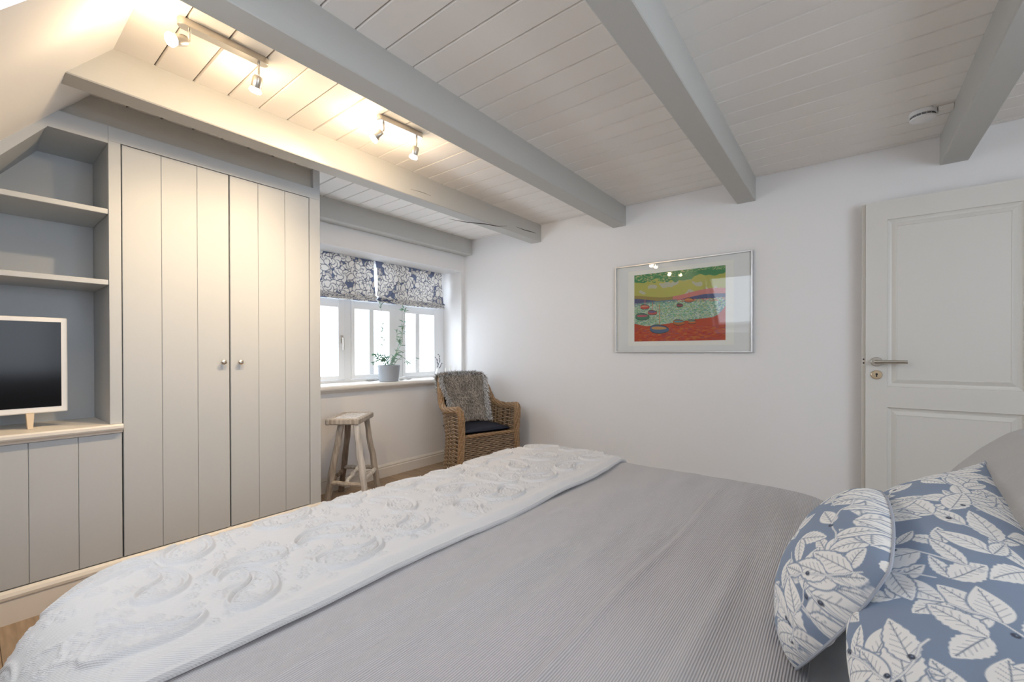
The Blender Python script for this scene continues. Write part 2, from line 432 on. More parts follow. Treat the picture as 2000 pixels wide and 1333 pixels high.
# counter with moulded front
prof = [(YF-.026, .757), (YF-.03, .764), (YF-.03, .776), (YF-.024, .782), (YN-.001, .782), (YN-.001, .752), (YF+.0, .740), (YF-.006, .740), (YF-.010, .748), (YF-.016, .752)]
MB().prism(prof, 0, -.75, .470).build('counter', MW['trim'], unit)
MB().box(UX0, .4265, YF+.024, YF+.03, .1, .738).build('shadow_gap', MW['dark_gap'], unit)
board_door(unit, 'door', [.021, .171, .321, .4705], .143, .738)
board_door(unit, 'door', [-.428, -.279, -.130, .018], .143, .738)
# plinth moulding under both
pr = [(YF-.008, 0), (YF-.008, .094), (YF-.003, .098), (YF-.012, .103), (YF-.014, .115), (YF-.008, .128), (YF+.002, .138), (YF+.02, .1385), (YF+.02, 0)]
pl = MB().prism(pr, 0, -1.2, 1.449).build('baseboard_wardrobe', MW['trim']); pl['kind'] = 'structure'

# ---------------------------------------------------------------- television
tv = empty('television', (-.1, 2.86, .782), label='flat television with white frame standing on two wooden feet in the niche', cat='television')
TX0, TX1, TZ0, TZ1 = -.375, .303, .848, 1.279
MB().box(TX0, TX1, 2.86, 2.90, TZ0, TZ1, .004).build('casing', MW['white'], tv)
MB().box(TX0+.018, TX1-.020, 2.8575, 2.861, TZ0+.026, TZ1-.02, .001).build('screen', mat('tv_screen', (.006, .006, .008), .12, .2), tv)
MF = mat('beech_foot', (.75, .62, .46), .5)
for fx in (.185, -.26):
    MB().prism([(fx-.012, .85), (fx+.012, .85), (fx+.008, .783), (fx-.008, .783)], 1, 2.835, 2.90).build('foot', MF, tv)

# ---------------------------------------------------------------- open door leaf on the back wall
AD = math.radians(1.2)
dr = empty('door_1', (3.262, -.066, 0), PI/2+PI+AD); dr['kind'] = 'structure'
# local: +x runs along the leaf towards the hinge (-Y world), y: + towards back wall ... world X = base + ...
dr.rotation_euler = (0, 0, -PI/2 + AD)
def door_build():
    W_, Z0, Z1 = .86, .008, 1.983
    # local x -> world -Y ; local y -> world +X (towards wall)
    st, t = .118, .04
    m = MB(); p1 = (.945-.075+.05, 1.87)
    x0, x1 = st-.008, W_-.245+.0
    A = [(.112, .612, .928, 1.868), (.112, .612, .20, .793)]
    x0, x1 = .112, .612+.02
    m.box(.0165, x0, 0, t, Z0, Z1); m.box(x1, W_, 0, t, Z0, Z1)
    m.box(x0, x1, 0, t, 1.872, Z1); m.box(x0, x1, 0, t, .797, .915); m.box(x0, x1, 0, t, Z0, .20)
    m.build('leaf', MW['door'], dr, world=False)
    MB().box(0, .0165, .024, t, Z0, Z1, .002).build('rebate_edge', MW['door'], dr, world=False)
    for z0, z1 in ((.915, 1.872), (.20, .797)):
        # moulding (sloped) + raised field
        c = .042; vs = []; fs = []
        rings = [(0, .0), (.003, .008), (.012, .013), (.020, .015), (c-.004, .006), (c, .005), (c+.002, .008), (c+.004, .008)]
        for i, y in rings:
            vs += [(x0+i, y, z0+i), (x1-i, y, z0+i), (x1-i, y, z1-i), (x0+i, y, z1-i)]
        for r in range(len(rings)-1):
            for q in range(4): fs.append((r*4+q, r*4+(q+1) % 4, r*4+4+(q+1) % 4, r*4+4+q))
        n = (len(rings)-1)*4; fs.append((n, n+1, n+2, n+3))
        b = len(vs); vs += [(x0, .03, z0), (x1, .03, z0), (x1, .03, z1), (x0, .03, z1)]
        fs.append((b+3, b+2, b+1, b))
        for q in range(4): fs.append((q, b+q, b+(q+1) % 4, (q+1) % 4))
        mk('panel', vs, fs, MW['door'], dr, world=False)
    # lever handle
    hx, hz = .066, 1.058
    h = MB().lathe([(.026, 0), (.026, .008), (.024, .010), (.011, .010), (.0095, .012), (.0095, .045)], (hx, 0, hz), (0, -1, 0), 28)
    h.tube([(hx-.010, -.046, hz), (hx+.0, -.048, hz), (hx+.02, -.05, hz), (hx+.128, -.05, hz)], .0098, 14)
    h.build('door_handle', MW['steel'], dr, world=False, smooth=True)
    kz = .982
    MB().lathe([(.026, 0), (.026, .006), (.023, .009), (.003, .0095)], (hx, 0, kz), (0, -1, 0), 28).build('key_plate', MW['brass'], dr, world=False, smooth=True)
    MB().lathe([(.0055, .0), (.0055, .0105)], (hx, 0, kz+.004), (0, -1, 0), 14).box(hx-.0025, hx+.0025, -.0105, 0, kz-.012, kz+.004).build('keyhole', MW['black'], dr, world=False)
    MB().box(.0020, .0145, .0225, .0245, 1.035, 1.085).build('lock_plate', MW['trim'], dr, world=False)
    for lz in (1.045, 1.067): MB().box(.0045, .0120, .0215, .023, lz, lz+.008).build('lock_screw', MW['black'], dr, world=False)
door_build()

# ---------------------------------------------------------------- smoke detector, cable duct
sd = empty('smoke_detector', (2.945, -.292, CEIL), label='round white smoke detector on the ceiling beside the beam', cat='smoke detector')
MB().lathe([(.050, 0), (.052, -.004), (.052, -.020), (.046, -.022), (.046, -.030), (.050, -.032), (.047, -.038), (.030, -.041), (.004, -.042)], (2.945, -.292, CEIL), (0, 0, 1), 40).build('housing', MW['white'], sd, smooth=True)
m = MB()
for a in range(0, 360, 24):
    for dz in (0, -.0045):
        p = [(2.945+.0468*math.cos(math.radians(a+b)), -.292+.0468*math.sin(math.radians(a+b)), CEIL-.0236+dz) for b in (2, 9, 15, 22)]
        m.tube(p, .0015, 5)
m.build('vent_slots', MW['black'], sd)
o = MB().box(2.925, 2.965, -.4005, -.345, CEIL-.022, CEIL-.0005, .002).build('cable_cover', MW['ceiling'])
tag(o, 'short white cable cover between the smoke detector and the beam', 'cable cover')

# ---------------------------------------------------------------- spotlight bars
MBULB = mat('bulb_glow', (1, .9, .75), .3, emit=((1, .80, .52), 30))
MCH = mat('chrome', (.75, .72, .68), .15, .5, 1)
def spotbar(cx, cy, ln, ang, heads, label):
    t = empty('spotlight_bar', (cx, cy, CEIL), label=label, cat='ceiling light', group='spotlight bars on the ceiling')
    ca, sa = math.cos(ang), math.sin(ang)
    w, h = .019, .026
    out = []
    for k in range(13): a = PI/2 + PI*k/12; out.append((-ln/2 + w + w*math.cos(a), w*math.sin(a)))
    for k in range(13): a = -PI/2 + PI*k/12; out.append((ln/2 - w + w*math.cos(a), w*math.sin(a)))
    pts = [(cx + x*ca - y*sa, cy + x*sa + y*ca) for x, y in out]
    n = len(pts)
    vs = [(x, y, CEIL-.0005) for x, y in pts] + [(x, y, CEIL-h+.002) for x, y in pts] + [(cx+(x-cx)*.985, cy+(y-cy)*.985, CEIL-h) for x, y in pts]
    fs = [(i, (i+1) % n, (i+1) % n+n, i+n) for i in range(n)] + [(i+n, (i+1) % n+n, (i+1) % n+2*n, i+2*n) for i in range(n)] + [tuple(range(2*n, 3*n)), tuple(range(n-1, -1, -1))]
    mk('mounting_bar', vs, fs, MW['steel'], t)
    for (off, d, pw, ptw) in heads:
        hx, hy = cx + off*ca, cy + off*sa
        d = Vector(d).normalized(); top = Vector((hx, hy, CEIL-h)); j = top + Vector((0, 0, -.040))
        e = j + d*.012
        MB().tube([top, j, e], .0045, 10).build('arm', MCH, t, smooth=True)
        hd = MB().lathe([(.007, -.002), (.015, .0), (.0185, .008), (.0190, .040), (.0180, .044)], e, d, 20).build('lamp_head', MW['steel'], t, smooth=True)
        b = e + d*.042
        MB().lathe([(.015, 0), (.020, .007), (.023, .015), (.020, .021), (.009, .024)], b, d, 20).build('bulb', MBULB, t, smooth=True)
        l = bpy.data.lights.new('spot_lamp', 'SPOT'); l.energy = pw*LAMP_W; l.color = (1, .72, .42); l.spot_size = math.radians(110); l.spot_blend = .9; l.shadow_soft_size = .02
        lo = bpy.data.objects.new('spot_lamp', l); C.objects.link(lo); lo.matrix_world = look(b + d*.03, d)
        l = bpy.data.lights.new('bulb_lamp', 'POINT'); l.energy = ptw*LAMP_W; l.color = (1, .74, .46); l.shadow_soft_size = .02
        lo = bpy.data.objects.new('bulb_lamp', l); C.objects.link(lo); lo.location = b + d*.035
spotbar(.626, 1.868, .30, math.radians(-1), [(-.115, (-.75, -.18, -.45), 2.2, 1.0), (.115, (.0, .55, -.95), 20, 2.6)], 'brushed metal two-lamp spotlight bar closest to the sloping roof')
spotbar(1.42, 1.845, .27, math.radians(-4), [(-.10, (-.5, .62, -.7), 22, 2.8), (.10, (-.02, .42, -1), 14, 2.2)], 'brushed metal two-lamp spotlight bar further from the sloping roof')

# ---------------------------------------------------------------- printed patterns painted on mesh grids
CREAM = np.array((.84, .82, .79)); BLUE = np.array((.235, .29, .39)); INK = np.array((.07, .08, .11))
class Print:
    """colours on an n x m grid covering W x Hh metres"""
    def __init__(s, W_, H_, d, base):
        s.n = int(W_/d)+1; s.m = int(H_/d)+1; s.W = W_; s.H = H_
        s.u = np.linspace(0, W_, s.n); s.v = np.linspace(0, H_, s.m); s.d = W_/(s.n-1)
        s.c = np.tile(base, (s.n, s.m, 1)).astype(float)
    def win(s, x0, x1, y0, y1):
        i0, i1 = np.searchsorted(s.u, (x0, x1)); j0, j1 = np.searchsorted(s.v, (y0, y1))
        if i1 <= i0 or j1 <= j0: return None
        return slice(i0, i1), slice(j0, j1), *np.meshgrid(s.u[i0:i1], s.v[j0:j1], indexing='ij')
    def blend(s, sl, a, col):
        a = np.clip(a, 0, 1)[..., None]; s.c[sl] = s.c[sl]*(1-a) + np.asarray(col)*a
    def leaf(s, x, y, ang, L, w, col=CREAM, rim=None, veins=True, ser=.0, seed=0, vc=None, pw=1.0):
        R = L*1.05; g = s.win(x-R, x+R, y-R, y+R)
        if g is None: return
        si, sj, U, V = g; ca, sa = math.cos(ang), math.sin(ang)
        p = ((U-x)*ca + (V-y)*sa)/L; q = (-(U-x)*sa + (V-y)*ca)
        t = np.clip(p, 0, 1); prof = w*.5*np.sin(PI*t**.8)**pw
        prof = prof*(1 + ser*np.sin(t*46+seed))
        ins = (prof - np.abs(q)); ins = np.where((p < 0) | (p > 1), -1, ins)/s.d
        if rim is not None: s.blend((si, sj), ins*.6+1.6, rim)
        s.blend((si, sj), ins+.5, col)
        if veins:
            vc = BLUE*.75 if vc is None else vc
            wv = max(s.d*.55, L*.006)
            mid = (wv - np.abs(q - .02*w*np.sin(p*4)))/s.d + .5
            s.blend((si, sj), np.where((ins > 1) & (p < .93), mid, 0), vc)
            sp = L*.14; k = (p*L - np.abs(q)*.9)/sp; fr = np.abs(k - np.round(k))*sp*.72
            sv = (wv*.7 - fr)/s.d + .4
            s.blend((si, sj), np.where((ins > 2) & (p > .12) & (p < .9) & (np.abs(q) < prof*(.62+.2*np.sin(7*np.round(k)+seed))), sv*.8, 0), vc)
    def line(s, pts, w, col):
        pts = np.array(pts)
        for a, b in zip(pts[:-1], pts[1:]):
            g = s.win(min(a[0], b[0])-w*2, max(a[0], b[0])+w*2, min(a[1], b[1])-w*2, max(a[1], b[1])+w*2)
            if g is None: continue
            si, sj, U, V = g; d = b-a; L2 = max(d@d, 1e-12)
            t = np.clip(((U-a[0])*d[0]+(V-a[1])*d[1])/L2, 0, 1)
            s.blend((si, sj), (w*.5-np.hypot(U-a[0]-t*d[0], V-a[1]-t*d[1]))/s.d+.5, col)
    def dot(s, x, y, r, col):
        g = s.win(x-r*1.5, x+r*1.5, y-r*1.5, y+r*1.5)
        if g is None: return
        si, sj, U, V = g; s.blend((si, sj), (r-np.hypot(U-x, V-y))/s.d+.5, col)
def leafy(W_, H_, d, seed, sc=1.0):
    """trailing stems with broad veined leaves and berries"""
    P = Print(W_, H_, d, BLUE); R = random.Random(seed)
    def leafat(x, y, a, L):
        P.leaf(x, y, a, L, L*R.uniform(.42, .60), rim=BLUE, ser=R.choice((.0, .035, .05)), seed=R.uniform(0, 6), pw=R.uniform(.75, 1.0))
    n = int(W_*H_/(.0044*sc*sc))
    for k in range(n):
        x, y = R.uniform(-.02, W_+.02), R.uniform(-.02, H_+.02); a = R.uniform(0, 2*PI)
        for q in range(2): leafat(x, y, a+(.9 if q else -.5)+R.uniform(-.2, .2), sc*R.uniform(.05, .085))
    for k in range(max(4, int(W_*H_/(.0085*sc*sc)))):
        x, y = R.uniform(0, W_), R.uniform(0, H_); a = R.uniform(0, 2*PI); pts = [(x, y)]
        for q in range(10):
            a += R.uniform(-.28, .28); x += sc*.018*math.cos(a); y += sc*.018*math.sin(a); pts.append((x, y))
        for q in range(1, 10, 3):
            leafat(*pts[q], a + R.choice((-1, 1))*R.uniform(.5, 1.1), sc*R.uniform(.06, .10))
        P.line(pts, .0040*sc, BLUE); P.line(pts, .0026*sc, CREAM*.97)
        for q in range(R.choice((1, 2, 3))):
            bx, by = pts[R.randrange(2, 9)]; bx += R.uniform(-.012, .012)*sc; by += R.uniform(-.012, .012)*sc
            P.dot(bx, by, .0048*sc, INK); P.dot(bx+.001*sc, by+.001*sc, .0012*sc, BLUE)
    return P
def magnolia(W_, H_, d, seed):
    BLUE = np.array((.15, .18, .28)); CREAM = np.array((.66, .63, .60))
    P = Print(W_, H_, d, BLUE*1.02); R = random.Random(seed); sc = 1.0
    for k in range(int(W_*H_/.0021)):
        P.leaf(R.uniform(0, W_), R.uniform(0, H_), R.uniform(0, 6.3), R.uniform(.05, .08), .034, col=CREAM*.93, rim=BLUE*.8, veins=False)
    for k in range(int(W_*H_/.0062)):
        x, y = R.uniform(0, W_), R.uniform(0, H_); a0 = R.uniform(0, 6.3)
        for q in range(6):
            a = a0 + q*2*PI/6 + R.uniform(-.25, .25)
            P.leaf(x, y, a, R.uniform(.05, .078), R.uniform(.042, .06), rim=BLUE*.62, veins=False, pw=.6, vc=BLUE)
        for q in range(5): P.dot(x+R.uniform(-.009, .009), y+R.uniform(-.009, .009), .003, INK*1.5)
    for k in range(int(W_*H_/.012)):
        x, y = R.uniform(0, W_), R.uniform(0, H_); a = R.uniform(0, 6.3); pts = [(x, y)]
        for q in range(6): a += R.uniform(-.5, .5); x += .016*math.cos(a); y += .016*math.sin(a); pts.append((x, y))
        P.line(pts, .004, BLUE*.55)
    return P
def paint(o, cols):
    at = o.data.color_attributes.new('print', 'FLOAT_COLOR', 'POINT')
    c = np.ones((len(o.data.vertices), 4), np.float32); c[:, :3] = cols.reshape(-1, 3); at.data.foreach_set('color', c.ravel())
def vnoise(U, V, sc, seed, octs=3):
    """smooth value noise from sums of sines"""
    r = np.random.default_rng(seed); out = np.zeros_like(U); amp = 1
    for o in range(octs):
        for k in range(5):
            a = r.uniform(0, 2*PI); f = sc*(2**o)*r.uniform(.7, 1.4); out = out + amp*np.sin(f*(U*np.cos(a)+V*np.sin(a))+r.uniform(0, 6.28))/5
        amp *= .5
    return out
M_PRINT = mat('printed_cotton', (.5, .5, .5), .85, .15, attr='print', bump=[('noise', 900, .15, .0006, one)], sheen=.1)
M_BLIND = mat('printed_linen', (.5, .5, .5), .85, .15, attr='print', bump=[('noise', 500, .2, .001, one)])
# let daylight glow through the blind cloth a little
def translucent(m, amt):
    nt = m.node_tree; N = nt.nodes; L = nt.links; b = N['Principled BSDF']
    t = N.new('ShaderNodeBsdfTranslucent'); mx = N.new('ShaderNodeMixShader'); mx.inputs[0].default_value = amt
    for l in list(nt.links):
        if l.to_socket == b.inputs['Base Color']: L.new(l.from_socket, t.inputs[0])
    L.new(b.outputs[0], mx.inputs[1]); L.new(t.outputs[0], mx.inputs[2]); L.new(mx.outputs[0], N['Material Output'].inputs[0])
translucent(M_BLIND, .05)

# ---------------------------------------------------------------- roman blinds
MWH = mat('blind_lining', (.82, .82, .82), .8)
def blind(x0, x1, label, seed):
    t = empty('roman_blind', ((x0+x1)/2, 3.49, 1.98), label=label, cat='blind', group='roman blinds at the window')
    W_, Hc = x1-x0, .545
    P = magnolia(W_, Hc, .0035, seed); U, V = np.meshgrid(P.u, P.v, indexing='ij')   # V from top 0 to bottom Hc
    # flat until V=.27, then stacked folds
    fl_ = .33; s_ = np.clip(V-fl_, 0, None)
    ph = s_/.0575*PI
    z = 1.978 - np.minimum(V, fl_) - s_*.30 - .006*np.sin(ph)
    y = 3.505 - .020*(V/fl_).clip(0, 1) - .026*np.abs(np.sin(ph))**.8*(1+.15*np.sin(U*9+seed)) - .004*np.sin(U*7+V*9)
    inset = .012*np.sin(PI*(V/.34).clip(0, 1))
    x = x0 + inset + (W_-2*inset)*(U/W_)
    z = z - .006*np.sin(PI*U/W_)*(V/fl_).clip(0, 1)
    o = mk('fabric', np.stack([x, y, z], -1), gridfaces(P.n, P.m)[:, ::-1], M_BLIND, t, smooth=True); paint(o, P.c)
    MB().box(x0+.002, x1-.002, 3.51, 3.535, 1.945, 1.981, .002).build('head_rail', MW['white'], t)
    for fx in (.12, .5, .88): MB().tube([(x0+W_*fx, 3.515, 1.95), (x0+W_*fx, 3.508, 1.64)], .0012, 5).build('cord', MWH, t)
blind(1.53, 2.392, 'blue and white floral roman blind, the half nearer the wardrobe', 3)
blind(2.402, 3.245, 'blue and white floral roman blind, the half nearer the back wall', 8)

# ---------------------------------------------------------------- bed
BX0, BX1, BY1 = .05, 1.945, 1.385
ZT = .618
bed = empty('bed', (.96, .38, 0), label='double bed with white mattress, foot end towards the wardrobe', cat='bed')
MLIN = mat('white_sheet', (.80, .79, .78), .85, .1, bump=[('noise', 30, .25, .004, one)])
MUP = mat('grey_upholstery', (.34, .34, .34), .85, .1, bump=[('noise', 300, .2, .001, one)])
MB().box(BX0+.07, BX1-.07, -.60, BY1-.07, .10, .34, .02).build('base', MUP, bed)
for lx in (BX0+.16, BX1-.16):
    for ly in (-.5, BY1-.2): MB().lathe([(.025, 0), (.03, .10)], (lx, ly, 0), n=14).build('leg', MF, bed)
MB().box(BX0+.06, BX1-.06, -.60, BY1-.06, .342, .56, .04).build('mattress', MLIN, bed, smooth=True)
MB().box(BX0+.0, BX1+.0, -.72, -.605, .10, .92, .03).build('headboard', MUP, bed, smooth=True)

def drape(a, b, off, r=.25, rb=.12, y_lo=-9, extra=None, x0=BX0, x1=BX1, y1=BY1, zt=ZT):
    """cloth coords (a along X, b along Y, both measured on the cloth from the bed corner origin) to 3D"""
    ix0, ix1, iy1 = x0+r, x1-r, y1-r
    cx = np.clip(a, ix0, ix1); cy = np.minimum(b, iy1)
    ex = a-cx; ey = b-cy; e = np.hypot(ex, ey)+1e-9; dx, dy = ex/e, ey/e
    fl0 = r-rb; s1 = np.clip(e-fl0, 0, rb*PI/2); s2 = np.clip(e-fl0-rb*PI/2, 0, None)
    h = np.minimum(e, fl0) + rb*np.sin(s1/rb); z = zt - rb*(1-np.cos(s1/rb)) - s2
    nh, nz = np.sin(s1/rb), np.cos(s1/rb)
    # hanging folds
    ang = np.arctan2(dy, dx); fold = s2*(.10*np.sin(ang*5+1) + .06*np.sin(a*16) + .05*np.sin(b*14))
    h = h + fold*.5
    if extra is None: extra = 0
    o_ = off + extra
    return np.stack([cx + dx*(h + nh*o_), cy + dy*(h + nh*o_), z + nz*o_], -1)
# bedspread
MSP = mat('ribbed_grey_spread', (.50, .485, .47), .9, .1, bump=[('wave_y', 78, .55, .0022, one), ('noise', 700, .1, .0005, one)], sheen=.15)
def add_rib_colour(m):
    nt = m.node_tree; N = nt.nodes; L = nt.links; b = N['Principled BSDF']
    tc = N.new('ShaderNodeTexCoord'); t = N.new('ShaderNodeTexWave'); t.wave_type = 'BANDS'; t.bands_direction = 'Y'; t.inputs['Scale'].default_value = 78
    t.inputs['Distortion'].default_value = .15
    L.new(tc.outputs['Object'], t.inputs['Vector'])
    r = N.new('ShaderNodeValToRGB'); r.color_ramp.elements[0].color = (.43, .41, .415, 1); r.color_ramp.elements[1].color = (.64, .62, .625, 1)
    L.new(t.outputs['Fac'], r.inputs[0]); L.new(r.outputs[0], b.inputs['Base Color'])
add_rib_colour(MSP)
spread = empty('bedspread', (.96, .6, .6), label='light grey ribbed bedspread covering the bed, creased lengthwise', cat='bedspread')
da = .0075
A, B = np.meshgrid(np.arange(BX0-.34, BX1+.34, da), np.concatenate([[.052, .053], np.arange(.058, BY1+.30, da)]), indexing='ij')
topm = np.clip((A-BX0)/.25, 0, 1)*np.clip((BX1-A)/.25, 0, 1)
ex = .005*vnoise(A*.4, B, 14, 5)*topm
ex += .006*vnoise(A*.35, B, 26, 11, 2)*np.clip((A-.3)/.5, 0, 1)*topm
def crease(yc, w, h, ph, x0=-9, x1=9):
    yy = yc + .010*np.sin(A*3.1+ph) + .004*np.sin(A*9+ph)
    d = (B-yy)/w; m_ = 1/(1+np.exp(-(A-x0)/.06))/(1+np.exp((A-x1)/.06))
    return h*(np.exp(-d*d) - .55*np.exp(-((d-1.7)/1.2)**2))*m_
ex += crease(.372, .009, .0052, .6, .1, 1.75) + crease(.21, .018, .004, 2, .3, 1.2) + crease(.60, .02, .004, 1, .2, 1.0) + crease(.70, .012, .003, 4, .0, 1.3) + crease(.50, .022, .0035, 3.2, .5, 1.7)
# dip towards the head end and sagging hem
dip = -.022*np.exp(-((B-.052)/.05)) - .003*np.clip((.35-B)/.3, 0, 1)
ex += dip
bw = .05*np.clip((.35-B)/.3, 0, 1)*np.clip((.75-A)/.5, 0, 1)
Pos = drape(A, B, .0, extra=ex)
Pos[..., 1] += bw*0.35
nA, nB = A.shape
o = mk('cloth', Pos, gridfaces(nA, nB), MSP, spread, smooth=True)
# thickness edge: a small rolled hem along the head end
hem = Pos[:, 0, :]; MBh = MB().tube([tuple(p + np.array((0, .002, -.003))) for p in hem[::6]], .0045, 6); MBh.build('hem', MSP, spread, smooth=True)
# sheet seen at the head end
As, Bs = np.meshgrid(np.arange(BX0-.10, BX1+.12, .02), np.arange(-.60, .13, .02), indexing='ij')
Ps = drape(As, Bs, 0, zt=.580, r=.16, rb=.08, extra=.004*vnoise(As, Bs, 18, 21))
mk('fitted_sheet', Ps, gridfaces(*As.shape), MLIN, bed, smooth=True)

# throw with raised paisley
MTH = mat('white_quilted_throw', (.71, .695, .69), .9, .1, bump=[('wave_d', 130, .35, .0018, one)], sheen=.1)
for n_ in MTH.node_tree.nodes:
    if n_.type == 'TEX_WAVE': n_.bands_direction = 'DIAGONAL'
dg = .003
ga = np.arange(BX0-.36, BX1+.33, dg); YT0 = .800
gb = np.arange(YT0, BY1+.32, dg)
A, B = np.meshgrid(ga, gb, indexing='ij'); Hh = np.zeros_like(A)
def stroke(pts, w, h):
    pts = np.array(pts)
    for p, q in zip(pts[:-1], pts[1:]):
        i0, i1 = np.searchsorted(ga, (min(p[0], q[0])-2.5*w, max(p[0], q[0])+2.5*w)); j0, j1 = np.searchsorted(gb, (min(p[1], q[1])-2.5*w, max(p[1], q[1])+2.5*w))
        if i1 <= i0 or j1 <= j0: continue
        U, V = A[i0:i1, j0:j1], B[i0:i1, j0:j1]; d = q-p; L2 = max(d@d, 1e-12)
        t = np.clip(((U-p[0])*d[0]+(V-p[1])*d[1])/L2, 0, 1); D = np.hypot(U-p[0]-t*d[0], V-p[1]-t*d[1])/w
        Hh[i0:i1, j0:j1] = np.maximum(Hh[i0:i1, j0:j1], h*np.exp(-D**2*1.3) - .25*h*np.exp(-((D-1.8)*1.6)**2))
def paisley(cx, cy, L, ang, flip, R):
    ca, sa = math.cos(ang), math.sin(ang); curl = R.uniform(1.7, 2.3); n = 22
    def T(x, y): y *= flip; return (cx + ca*x - sa*y, cy + sa*x + ca*y)
    def outline(k):
        x = -L*.30; y = 0; left = []; right = []; t0 = .34; Rb = L*.225
        for i in range(n+1):
            t = i/n; th = curl*t**1.7
            w = Rb*math.sqrt(max(0, 1-((t0-t)/t0)**2)) if t < t0 else Rb*(1-(t-t0)/(1-t0))**.85
            w = max(0, w-(1-k)*Rb)
            if (1-k)*.28 <= t <= 1-(1-k)*.45:
                left.append(T(x - math.sin(th)*w, y + math.cos(th)*w)); right.append(T(x + math.sin(th)*w, y - math.cos(th)*w))
            x += math.cos(th)*L*.98/n; y += math.sin(th)*L*.98/n
        return [left[0]] + right[1:] + left[::-1] + ([] if k < 1 else [])
    stroke(outline(1.0), .0048, .0105); stroke(outline(.70), .0030, .0062)
    for p in outline(.50)[::3]: stroke([p, (p[0]+.004, p[1]+.002)], .0042, .0060)
    flower(cx - L*.06*ca, cy - L*.06*sa, R, .75)
def flower(x, y, R, s=1.0):
    k = R.choice((5, 6)); a0 = R.uniform(0, 6)
    for i in range(k):
        a = a0 + i*2*PI/k; px, py = x + .012*s*math.cos(a), y + .012*s*math.sin(a); stroke([(px, py), (px+.002, py)], .0042*s, .0062)
    stroke([(x, y), (x+.001, y)], .0032*s, .006)
R = random.Random(4); taken = []; fl_t = []
i = 0
for gx in np.arange(BX0-.30, BX1+.34, .20):
    for jy, gy in enumerate(np.arange(YT0+.12, BY1+.3, .165)):
        x = gx + (.08 if jy % 2 else 0) + R.uniform(-.018, .018); y = gy + R.uniform(-.015, .015)
        L = R.uniform(.17, .215); a = R.choice((.5, .8, 2.4, 3.7, 5.5)) + R.uniform(-.3, .3)
        paisley(x, y, L, a, R.choice((-1, 1)), R); taken.append((x, y))
for k in range(1500):
    x, y = R.uniform(BX0-.34, BX1+.32), R.uniform(YT0+.05, BY1+.3)
    if min((x-p[0])**2+(y-p[1])**2 for p in taken) > .0019 and min([(x-p[0])**2+(y-p[1])**2 for p in fl_t] or [9]) > .00048:
        flower(x, y, R, R.uniform(.6, 1.0)); fl_t.append((x, y))
for k in range(70):
    x, y = R.uniform(BX0-.3, BX1+.3), R.uniform(YT0+.06, BY1+.3); a = R.uniform(0, 6); pts = [(x, y)]
    for q in range(7): a += R.uniform(-.7, .9); x += .013*math.cos(a); y += .013*math.sin(a); pts.append((x, y))
    stroke(pts, .0035, .006)
Hh *= np.clip((B-YT0-.045)/.02, 0, 1)*(1-.6*np.clip(np.maximum(BX0-A, np.maximum(A-BX1, B-BY1))/.10+1, 0, 1))
ed = np.clip((B-YT0)/.045, 0, 1)
roll = .020*np.sqrt(np.clip(1-(1-ed)**2, 0, 1)) + .004*np.exp(-((B-YT0-.028)/.014)**2)*(1+.4*np.sin(A*55)*np.sin(A*23))
edge_shift = .012*np.sin(A*3.2+.5)+.005*np.sin(A*11)
ext = roll + Hh + .0025*vnoise(A, B, 22, 31, 2)
zextra = .004*vnoise(A*.5, B, 14, 5)*np.clip((A-BX0)/.25, 0, 1)*np.clip((BX1-A)/.25, 0, 1)
Pt = drape(A, B + edge_shift*np.clip(1-(B-YT0)/.3, 0, 1), .0035, extra=ext+zextra)
throw = empty('throw', (.96, 1.1, .64), label='white throw with raised paisley pattern laid across the foot of the bed', cat='throw')
mk('cloth', Pt, gridfaces(*A.shape), MTH, throw, smooth=True)
# underside lip of the folded edge
lip = Pt[::5, 0, :]
m = MB().tube([tuple(p + np.array((0, .007, .006))) for p in lip], .0088, 8); m.build('folded_edge', MTH, throw, smooth=True)

